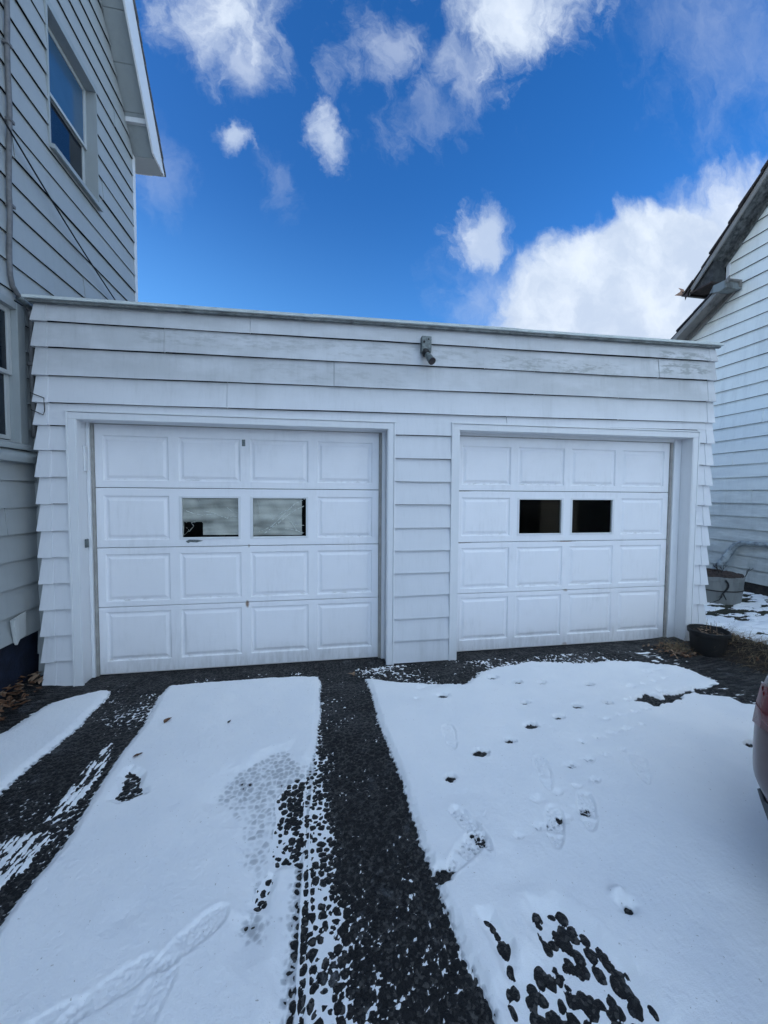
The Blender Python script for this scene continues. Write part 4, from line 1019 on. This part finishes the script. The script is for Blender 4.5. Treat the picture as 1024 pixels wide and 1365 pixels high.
def snow_mat(name='snow_surface'):
    m, b, p = new_mat(name)
    P = pos(b); at = b.add('ShaderNodeAttribute'); at.attribute_name = 'depth'
    n1 = b.noise(P, 2.0, 5, 0.6); n2 = b.noise(P, 260, 3, 0.7); n3 = b.noise(P, 45, 4, 0.6)
    c = b.mix(b.ramp(n1, 0.3, 0.7), (0.85, 0.87, 0.90), (0.91, 0.92, 0.935))
    # thin snow lets the asphalt show through
    thin = b.ramp(b.math('ADD', at.outputs['Fac'], b.math('MULTIPLY', b.math('SUBTRACT', n3, 0.5), 0.003)), 0.0004, 0.0075, 0.62, 0.0)
    c = b.mix(thin, c, (0.20, 0.225, 0.26))
    c = b.mix(b.ramp(b.noise(P, 95, 2, 0.5), 0.715, 0.76, 0, 0.55), c, (0.25, 0.22, 0.19))
    b.l.new(c, p.inputs['Base Color']); p.inputs['Roughness'].default_value = 0.75
    p.inputs['Specular IOR Level'].default_value = 0.3
    h = b.math('ADD', b.math('MULTIPLY', n2, 0.45), b.math('MULTIPLY', n3, 0.9))
    bump(b, p, h, 0.0042)
    return m
M_ASPH = asphalt_mat(); M_SNOW = snow_mat()
# plain ground to the horizon
mb = MB()
mb.quad((-400, -400, -0.045), (400, -400, -0.045), (400, 400, -0.045), (-400, 400, -0.045))
m, b, p = new_mat('snowy_ground'); P = pos(b)
b.l.new(b.mix(b.ramp(b.noise(P, 0.25, 8, 0.65), 0.46, 0.56), (0.07, 0.075, 0.05), (0.72, 0.75, 0.79)), p.inputs['Base Color']); p.inputs['Roughness'].default_value = 0.9
tag(mb.build('ground', m), kind='structure')
# unseen behind the camera: street and invented woods, added to darken pane reflections
mb = MB(); mb.quad((-400, -26, -0.041), (400, -26, -0.041), (400, -13, -0.041), (-400, -13, -0.041))
tag(mb.build('unseen_street', simple('unseen_street_asphalt', (0.045, 0.046, 0.048), 0.85, var=0.4, nscale=1.5)), kind='structure')
hx = np.linspace(-260, 260, 131); hy = np.linspace(-170, -110, 9); hX, hY = np.meshgrid(hx, hy)
hZ = (14 + 7 * snoise(hX, hY, 0.05, 95, 4)) * np.clip(1 - ((hY + 140) / 30) ** 2, 0, 1) ** 0.5 - 0.3
tag(grid_mesh('added_hills', hX, hY, hZ, simple('added_woods', (0.045, 0.042, 0.038), 0.95, var=0.6, nscale=0.3)), kind='structure')
# driveway under the doors too
drive = grid_mesh('driveway', GXm, GYm, A, M_ASPH, None, {'stone': dm * (0.5 + 0.5 * lump_amp)}); tag(drive, kind='structure')
tag(grid_mesh('snow', GXm, GYm, SZ, M_SNOW, snow_keep, {'depth': np.where((cov > 0.05) & (cobE < .3) & (cobD < .3) & (hF < .3), np.clip(depth, 0, 0.05), 0.05)}), 'thin white snow lying in sheets on the dark asphalt driveway, marked by boot and paw prints', 'snow', kind='stuff')

# ------------------------------------------------------------------ yard to the right and behind
XY = np.concatenate([np.arange(4.0, 6.7, 0.02), np.arange(6.7, 9, .3)]); YYa = np.concatenate([np.arange(-2.4, -0.8, 0.04), np.arange(-0.8, 2.6, 0.018), np.arange(2.6, 12, 0.1)])
yx, yyv = np.meshgrid(XY, YYa)
yz = 0.03 + 0.05 * sm(yx, 4.0, 6.0) + 0.03 * (snoise(yx, yyv, 1.6, 71, 3) - .5) + 0.012 * (snoise(yx, yyv, 18, 72, 3) - .5) + 0.008
tag(grid_mesh('lawn', yx, yyv, yz, simple('dead_lawn_soil', (0.040, 0.042, 0.026), 0.95, var=0.6, nscale=20, bmp=.01)), kind='structure')
pat = snoise(yx * 0.75, yyv * 1.5, 5.0, 74, 4, 0.65)
ysn = yz + np.clip((pat - 0.495) * 0.10, -0.02, 0.014) + 0.012 * (snoise(yx, yyv, 22, 75, 2) - .5)
ysn = ysn + 0.02 * sm(-(yyv + 0.25 * (yx - 4.4)), -0.65, -0.2) * sm(yx, 4.25, 4.5)
tag(grid_mesh('yard_snow', yx, yyv, ysn, M_SNOW, (ysn - yz > -0.003) & (yx > 4.16 + 0.1 * np.sin(yyv * 5)), {'depth': np.clip(ysn - yz, 0, .05) + .004}), 'patchy snow with dark grass poking through on the lawn before the right house', 'snow', kind='stuff')

def blades(name, mat, pts, hmin, hmax, wmin, wmax, lean, label, cat, kind='stuff', seg=3):
    mb = MB()
    for (bx, by, bz, dirx) in pts:
        h_ = random.uniform(hmin, hmax); w = random.uniform(wmin, wmax); t = random.uniform(0, 2 * math.pi) if dirx is None else dirx + random.uniform(-.6, .6)
        le = lean * random.uniform(0.3, 1.3); sx, sy = math.cos(t), math.sin(t); px_, py_ = -sy, sx
        prev = None
        for k in range(seg + 1):
            u = k / seg; off = le * h_ * u * u; z = bz + h_ * (u - 0.35 * min(le, 1.6) * u * u); ww = w * (1 - u * 0.85)
            a = (bx + sx * off - px_ * ww, by + sy * off - py_ * ww, z); c = (bx + sx * off + px_ * ww, by + sy * off + py_ * ww, z)
            if prev: mb.quad(prev[0], prev[1], c, a)
            prev = (a, c)
    return tag(mb.build(name, mat, fix=False), label, cat, kind=kind)
def yard_z(px_, py_):
    i = min(len(XY) - 1, np.searchsorted(XY, px_)); j = min(len(YYa) - 1, np.searchsorted(YYa, py_)); return float(yz[j, i]), float(pat[j, i])
gp = []
while len(gp) < 2600:
    gx_, gy_ = random.uniform(4.25, 6.5), random.uniform(-0.7, 2.2)
    z, pv = yard_z(gx_, gy_)
    if pv < 0.50 or random.random() < 0.04: gp.append((gx_, gy_, z - .004, None))
blades('grass', simple('winter_grass', (0.045, 0.058, 0.022), 0.8, var=0.5, nscale=9), gp, 0.02, 0.05, 0.0015, 0.003, 1.2, 'short dark winter grass between the snow patches on the lawn', 'grass')
# dirt bank with dry grass between driveway and lawn
bx_, by_ = np.meshgrid(np.arange(3.5, 5.0, 0.012), np.arange(-1.75, -0.10, 0.012))
ridge_x = 4.05 - 0.35 * (by_ + 0.35) * 0.2
hgt = 0.115 * np.exp(-((bx_ - 4.20 - 0.05 * np.sin(by_ * 4)) / 0.22) ** 2) * sm(-by_, 0.12, 0.35) * (0.55 + 0.45 * sm(-by_, 1.3, 0.9))
hz = hgt + 0.022 * (snoise(bx_, by_, 14, 81, 3) - .5) + 0.03 * snoise(bx_, by_, 30, 82, 2) * sm(hgt, 0.002, 0.02) - 0.018 + 0.05 * sm(bx_, 3.3, 4.2)
tag(grid_mesh('dirt_bank', bx_, by_, hz, M_SOIL), kind='structure')
gp = []
def bank_z(px_, py_):
    i = int(np.clip((px_ - 3.5) / 0.012, 0, hz.shape[1] - 1)); j = int(np.clip((py_ + 1.75) / 0.012, 0, hz.shape[0] - 1)); return float(hz[j, i])
while len(gp) < 1500:
    gx_, gy_ = random.gauss(4.12, 0.17), random.uniform(-1.6, -0.18)
    gp.append((gx_, gy_, bank_z(gx_, gy_) - .003, -0.9 if random.random() < .7 else None))
for _ in range(160):
    gx_, gy_ = random.gauss(3.62, 0.07), random.uniform(-0.42, -0.18); gp.append((gx_, gy_, 0.0, None))
blades('dry_grass', simple('straw', (0.27, 0.20, 0.115), 0.85, var=0.6, nscale=30), gp, 0.05, 0.15, 0.0012, 0.003, 1.7, 'tangle of dry straw-coloured grass on the dirt bank by the black pot', 'dry grass')

def leaf_mesh(mb, cx, cy, cz, size, rz, tilt, curl):
    """one dry curled leaf"""
    ol = [(-1, 0), (-.6, .38), (-.1, .5), (.4, .36), (.85, .12), (1.1, 0), (.85, -.12), (.4, -.36), (-.1, -.5), (-.6, -.38)]
    ca, sa = math.cos(rz), math.sin(rz); n = len(ol); P_ = []
    for (u, v) in ol + [(-.5, 0), (0, 0), (.5, 0)]:
        u *= size * random.uniform(.85, 1.1); v *= size * random.uniform(.85, 1.15)
        z = cz + abs(v) * curl + u * math.sin(tilt) + 0.003
        P_.append((cx + u * ca - v * sa, cy + u * sa + v * ca, z))
    i = len(mb.v); mb.v += P_
    for f in ((0, 1, 10), (1, 2, 11, 10), (2, 3, 12, 11), (3, 4, 12), (4, 5, 12), (5, 6, 12), (6, 7, 12), (7, 8, 11, 12), (8, 9, 10, 11), (9, 0, 10)):
        mb.f.append(tuple(i + k for k in f)); mb.m.append(mb.mi)
M_LEAF = simple('dry_brown_leaf', (0.16, 0.075, 0.035), 0.7, var=0.6, nscale=22)
M_LEAF2 = simple('pale_dry_leaf', (0.30, 0.20, 0.13), 0.75, var=0.6, nscale=22)
mb = MB()
for _ in range(420):
    lx = random.uniform(-2.62, -2.13); ly = random.uniform(-1.0, -0.03)
    if lx > -2.16 and ly > -.2: continue
    mb.mi = 1 if random.random() < .35 else 0
    leaf_mesh(mb, lx, ly, random.uniform(0.0, 0.06) + 0.03 * sm(-lx, 2.1, 2.4), random.uniform(.018, .038), random.uniform(0, 6.3), random.uniform(-.6, .6), random.uniform(-.3, .8))
tag(mb.build('leaf_litter', [M_LEAF, M_LEAF2], fix=False), 'heap of dry brown leaves in the dark corner between left house and garage', 'leaves', kind='stuff')
mb = MB()
for _ in range(260):
    lx = random.gauss(3.64, 0.14); ly = random.uniform(-0.5, -0.16)
    mb.mi = 1 if random.random() < .4 else 0
    leaf_mesh(mb, lx, ly, random.uniform(0.0, 0.03), random.uniform(.01, .026), random.uniform(0, 6.3), random.uniform(-.6, .6), random.uniform(-.3, .8))
for _ in range(160):
    lx = random.gauss(4.2, 0.15); ly = random.uniform(-1.5, -0.2); mb.mi = 0
    leaf_mesh(mb, lx, ly, bank_z(lx, ly) + .004, random.uniform(.01, .026), random.uniform(0, 6.3), random.uniform(-.6, .6), random.uniform(-.3, .8))
tag(mb.build('leaf_litter', [M_LEAF, M_LEAF2], fix=False), 'dry leaves and bits caught round the black pot by the right door', 'leaves', kind='stuff')
def zat(px_, py_):
    i = min(len(XA) - 1, np.searchsorted(XA, px_)); j = min(len(YA) - 1, np.searchsorted(YA, py_)); return float(max(SZ[j, i], A[j, i]))
for (lx, ly, sz_, mt, lab) in ((-1.005, -0.858, .030, M_LEAF, 'curled brown leaf on the left snow sheet, nearest the garage door'),
                            (-1.037, -1.215, .024, M_LEAF, 'small rust-brown leaf on the snow just above the dark melted spot'),
                            (-0.586, -0.943, .014, M_OLDWOOD, 'tiny dark leaf scrap alone in the middle of the left snow sheet'),
                            (0.30, -0.33, .035, M_LEAF2, 'pale tan leaf on bare asphalt in front of the middle pillar')):
    mb = MB(); leaf_mesh(mb, lx, ly, zat(lx, ly) + .004, sz_, random.uniform(0, 3), .1, .5); leaf_mesh(mb, lx + sz_ * .5, ly + .004, zat(lx, ly) + .006, sz_ * .7, random.uniform(0, 3), .4, .7)
    tag(mb.build('fallen_leaf', mt, fix=False), lab, 'leaf', 'loose leaves on the driveway')

# ------------------------------------------------------------------ pots
pot = thing('flower_pot', (3.83, -0.44, 0), 'round black plastic pot of soil standing at the garage corner beside the right door', 'flower pot')
cx, cy = 3.83, -0.44
mb = MB(); mb.lathe(cx, cy, [(0.0, -0.01), (0.130, -0.01), (0.136, 0.02), (0.152, 0.21), (0.156, 0.213), (0.168, 0.216), (0.171, 0.250), (0.166, 0.256), (0.160, 0.252), (0.155, 0.21), (0.14, 0.19)], 40, 0.004)
mb.build('pot', M_BLACK, pot, smooth=True, shade_auto=35)
mb = MB(); prof = [(0.158 * k / 7, 0.230 - 0.015 * (k / 7) ** 2) for k in range(8)]
mb.lathe(cx, cy, prof, 28)
mb.v = [(a, c, z + random.uniform(-.008, .010)) for a, c, z in mb.v]; mb.build('soil', M_SOIL, pot)
for k in range(9):
    a = random.uniform(0, 6.3); r_ = random.uniform(.03, .13); sx, sy = cx + r_ * math.cos(a), cy + r_ * math.sin(a)
    mb = MB(); l_ = random.uniform(.05, .13); dx_, dy_ = random.uniform(-.06, .06), random.uniform(-.03, .03)
    mb.tube([(sx, sy, .23), (sx + dx_ * .4, sy + dy_ * .4, .23 + l_ * .6), (sx + dx_, sy + dy_, .23 + l_)], [.0028, .002, .001], 5); mb.build('twig', M_LEAF2 if k % 2 else M_OLDWOOD, pot)
mb = MB()
for _ in range(26): leaf_mesh(mb, cx + random.uniform(-.12, .12), cy + random.uniform(-.12, .12), .235, random.uniform(.012, .024), random.uniform(0, 6), random.uniform(-.4, .4), .4)
o = mb.build('leaf_scraps', M_LEAF2, pot, fix=False); o["kind"] = "stuff"

bar = thing('barrel_planter', (5.70, 1.08, 0.05), 'wide weathered white tub of dry soil standing against the right house', 'planter')
cx, cy, r0 = 5.68, 1.08, 0.34
mb = MB()
mb.lathe(cx, cy, [(0, .04), (r0 * .90, .04), (r0 * .93, .10), (r0 * .975, .26), (r0 * .985, .262), (r0 * .985, .275), (r0 * .975, .277), (r0, .40), (r0 * 1.01, .405), (r0 * 1.01, .455), (r0 * .97, .46), (r0 * .95, .42)], 40)
mb.build('tub', siding_mat('weathered_tub', (0.20, 0.21, 0.205), (0.045, 0.045, 0.042), amt=1.8), bar, smooth=True, shade_auto=30)
mb = MB(); mb.lathe(cx, cy, [(r0 * 1.012, .262), (r0 * 1.012, .274), (r0 * .99, .274), (r0 * .99, .262), (r0 * 1.012, .262)], 40); mb.build('hoop', M_OLDWOOD, bar)
mb = MB(); mb.lathe(cx, cy, [(r0 * .97 * k / 7, 0.50 - 0.035 * (k / 7) ** 2) for k in range(8)] + [(r0 * 1.0, .455), (r0 * 1.0, .43)], 40); mb.v = [(a + random.uniform(-.006, .006), c, z + random.uniform(-.012, .014)) for a, c, z in mb.v]
mb.build('soil', simple('brown_dry_soil', (0.07, 0.048, 0.038), 0.95, var=0.6, nscale=30, bmp=.01), bar)
def twigs(parent, base, n, L_, mat, spread=1.0):
    mb = MB()
    def grow(p, d, l, r, dep):
        q = p + d * l; mb.tube([tuple(p), tuple((p + q) / 2 + Vector((random.uniform(-.008, .008), 0, 0))), tuple(q)], [r, r * .8, r * .6], 5)
        if dep > 0:
            for _ in range(2 + (dep > 1)): grow(p + d * l * random.uniform(.5, 1), (d + Vector((random.uniform(-1, 1), random.uniform(-1, 1), random.uniform(-.2, .7))) * .7).normalized(), l * .6, r * .6, dep - 1)
    for _ in range(n): grow(Vector(base), (Vector((random.uniform(-.5, .5) * spread, random.uniform(-.5, .5) * spread, 1))).normalized(), L_, .006, 2)
    return mb.build('dead_stem', mat, parent)
twigs(bar, (cx - .07, cy - .15, .47), 3, .10, M_OLDWOOD); twigs(bar, (cx + .3, cy - .2, .44), 1, .09, M_OLDWOOD)
mb = MB()   # dead vine hanging down the tub
vp = []
for k in range(9):
    t = k / 8; a = R(-118); rr = r0 * (1.02 - .05 * t) + .012; vp.append((cx + rr * math.cos(a + .10 * math.sin(t * 5)), cy + rr * math.sin(a + .10 * math.sin(t * 5)), .43 - .25 * t))
mb.tube(vp, [.011] * 6 + [.007] * 3, 6)
e = Vector(vp[-3]); mb.tube([tuple(e), tuple(e + Vector((-.08, -.02, -.08))), tuple(e + Vector((-.20, .01, -.13)))], [.008, .006, .003], 5); mb.tube([tuple(e), tuple(e + Vector((.05, .0, -.08))), tuple(e + Vector((.10, .02, -.15)))], [.008, .006, .004], 5)
mb.build('dead_vine', M_BLACK, bar)
mb = MB(); mb.box(6.46, 6.575, -2.0, 0.92, 0.02, 0.20); mb.v = [(a, c, z + (0.012 if z > .1 else 0) * random.uniform(-1, 1)) for a, c, z in mb.v]
tag(mb.build('garden_timber', M_OLDWOOD, bevel=.01), 'dark wet timber edging along the foot of the right house', 'timber')
rock = MB()
for (rx_, ry_, rz_, s_) in ((6.25, 0.75, .09, .04),):
    rock.lathe(rx_, ry_, [(0, rz_ + s_), (s_ * .6, rz_ + s_ * .8), (s_, rz_ + s_ * .3), (s_ * 1.05, rz_), (s_ * .8, rz_ - .03)], 9, .15)
tag(rock.build('stone', M_CONC), 'small pale stone on the lawn right of the weathered tub', 'stone')

# ------------------------------------------------------------------ the maroon car at the right edge
m, b, p = new_mat('maroon_paint'); P = pos(b)
n = b.noise(P, 6, 6, 0.65)
b.l.new(b.mix(b.ramp(n, 0.45, 0.75, 0, .35), (0.045, 0.008, 0.014), (0.08, 0.055, 0.06)), p.inputs['Base Color'])
p.inputs['Roughness'].default_value = 0.32; p.inputs['Coat Weight'].default_value = 0.6; p.inputs['Coat Roughness'].default_value = 0.1
M_CAR = m
CX, CY1 = 2.566, -2.330           # centre line, rear end; nose points away from the garage
car = thing('parked_car', (CX, -4.2, 0), 'dark maroon car parked at the right edge, tail end towards the garage', 'car')
def outline(v):  # half width along the length v = distance from the tail
    pts = [(0, .72), (0.015, .765), (0.05, .82), (0.10, .852), (0.2, .875), (0.36, .882), (0.55, .885), (1.2, .885), (2.6, .885), (3.6, .865), (4.1, .80), (4.3, .66), (4.36, .4)]
    for (a, w0), (c, w1) in zip(pts[:-1], pts[1:]):
        if a <= v <= c: t = (v - a) / (c - a); return w0 + (w1 - w0) * t
    return .4
def ring(v):
    w = outline(v)
    top = 0.96 if v < 0.6 else (0.98 if v < 3.0 else 0.98 - (v - 3.0) * 0.17)
    low = 0.24
    end = min(1, v / 0.15)
    bot = low + 0.10 * (1 - end)
    pr = [(0, bot - .02), (w * .80, bot - .02), (w * .90, bot + .02), (w * .955, bot + .10), (w * .992, .43), (w, .56), (w * .990, .70), (w * .965, .78), (w * .91, .86), (w * .80, top - .025), (w * .5, top), (0, top + .012)]
    return pr
vs_ = [0, .015, .05, .10, .2, .36, .55, .8, 1.0, 1.4, 1.9, 2.5, 3.0, 3.3, 3.6, 3.9, 4.1, 4.3, 4.36]
mb = MB(); rings = []
for v in vs_:
    pr = ring(v); y_ = CY1 - v
    full_ = [(CX - a, y_, z) for a, z in pr] + [(CX + a, y_, z) for a, z in pr[::-1][1:-1]]
    rings.append(full_)
i0 = 0; n = len(rings[0])
for r_ in rings: mb.v += r_
for k in range(len(rings) - 1):
    for j in range(n):
        mb.f.append((k * n + j, k * n + (j + 1) % n, (k + 1) * n + (j + 1) % n, (k + 1) * n + j)); mb.m.append(0)
mb.f.append(tuple(range(n))); mb.m.append(0); mb.f.append(tuple((len(rings) - 1) * n + j for j in range(n))[::-1]); mb.m.append(0)
body = mb.build('body', M_CAR, car, smooth=True); md = body.modifiers.new('sub', 'SUBSURF'); md.levels = 1; md.render_levels = 2
# cabin and glass
def cab(scale_in, z0, z1, name, mat, inset=0.0):
    mb = MB(); w0, w1 = .80 - inset, .60 - inset
    ys = [CY1 - .55, CY1 - 1.25, CY1 - 2.35, CY1 - 3.15]
    bt = [(CX - w0, ys[0], z0), (CX + w0, ys[0], z0), (CX + w0, ys[3], z0), (CX - w0, ys[3], z0)]
    tp = [(CX - w1, ys[1], z1), (CX + w1, ys[1], z1), (CX + w1, ys[2], z1), (CX - w1, ys[2], z1)]
    mb.v += bt + tp
    for f in ((0, 1, 5, 4), (1, 2, 6, 5), (2, 3, 7, 6), (3, 0, 4, 7), (4, 5, 6, 7)): mb.f.append(f); mb.m.append(0)
    return mb.build(name, mat, car, bevel=.04, smooth=True)
cab(0, .93, 1.42, 'window_glass', M_GLASS)
mb = MB(); mb.box(CX - .60, CX + .60, CY1 - 2.36, CY1 - 1.24, 1.405, 1.445)
for sx in (-1, 1):
    mb.tube([(CX + sx * .79, CY1 - .53, .95), (CX + sx * .60, CY1 - 1.25, 1.42)], .035, 8); mb.tube([(CX + sx * .79, CY1 - 3.17, .95), (CX + sx * .60, CY1 - 2.36, 1.42)], .03, 8); mb.tube([(CX + sx * .805, CY1 - 1.85, .95), (CX + sx * .61, CY1 - 1.82, 1.42)], .03, 8)
mb.build('roof', M_CAR, car, bevel=.02)
M_TAIL = simple('red_lamp_lens', (0.12, 0.006, 0.008), 0.08)
for sx in (-1, 1):
    mb = MB(); pp = []
    for v, z0, z1 in ((.02, .66, .80), (.05, .655, .81), (.10, .66, .815), (.2, .67, .81), (.34, .70, .79)):
        w = outline(v) * .985
        for z in (z0, (z0 + z1) / 2, z1):
            t = (z - .56) / .3; ww = w * (1 - .075 * max(0, t) ** 2) + .012
            pp.append((CX + sx * ww, CY1 - v + .006, z))
    mb.v += pp
    for k in range(4):
        for j in range(2): mb.f.append((k * 3 + j, k * 3 + j + 1, k * 3 + j + 4, k * 3 + j + 3)); mb.m.append(0)
    o = mb.build('tail_light', M_TAIL, car, smooth=True); md = o.modifiers.new('s', 'SOLIDIFY'); md.thickness = .012
mb = MB(); pp = []
for k in range(25):
    v_ = abs(k - 12) / 12.0; sx = -1 if k < 12 else 1
    vv_ = .52 * max(0, (v_ - .45) / .55) ** 1.3; w = outline(vv_) * (1.0) if v_ > .45 else .30 * v_ / .45
    for z, dx_ in ((.17, -.135), (.22, -.105), (.33 + .02 * min(1, vv_ * 4), -.052)): pp.append((CX + sx * (w + dx_), CY1 - vv_ + .012, z))
mb.v += pp
for k in range(24):
    for j in range(2): mb.f.append((k * 3 + j, k * 3 + j + 1, k * 3 + j + 4, k * 3 + j + 3)); mb.m.append(0)
o = mb.build('bumper_skirt', simple('grey_bumper_plastic', (0.05, 0.06, 0.07), 0.5, var=.3), car, smooth=True); md = o.modifiers.new('s', 'SOLIDIFY'); md.thickness = .012
for sx in (-1, 1):
    for wy_ in (CY1 - .98, CY1 - 3.55):
        mb = MB(); nn_ = 28; xw = CX + sx * .80
        i = 0
        prof = [(.315, -.10), (.33, -.085), (.33, .085), (.315, .10), (.22, .105), (.205, .08)]
        for (r_, dx_) in prof:
            for j in range(nn_):
                a = 2 * math.pi * j / nn_; mb.v.append((xw + sx * dx_, wy_ + r_ * math.cos(a), .33 + r_ * math.sin(a)))
        for k in range(len(prof) - 1):
            for j in range(nn_): mb.f.append((k * nn_ + j, k * nn_ + (j + 1) % nn_, (k + 1) * nn_ + (j + 1) % nn_, (k + 1) * nn_ + j)); mb.m.append(0)
        wh = mb.build('wheel', M_BLACK, car, smooth=True, shade_auto=35)
        mb = MB(); c0 = len(mb.v)
        for j in range(20):
            a = 2 * math.pi * j / 20; mb.v.append((xw + sx * .085, wy_ + .21 * math.cos(a), .33 + .21 * math.sin(a)))
        mb.v.append((xw + sx * .105, wy_, .33))
        for j in range(20):
            if j % 4 != 3: mb.f.append((j, (j + 1) % 20, 20)); mb.m.append(0)
        mb.build('rim', simple('alloy', (0.35, 0.36, 0.38), .35, .9), wh)
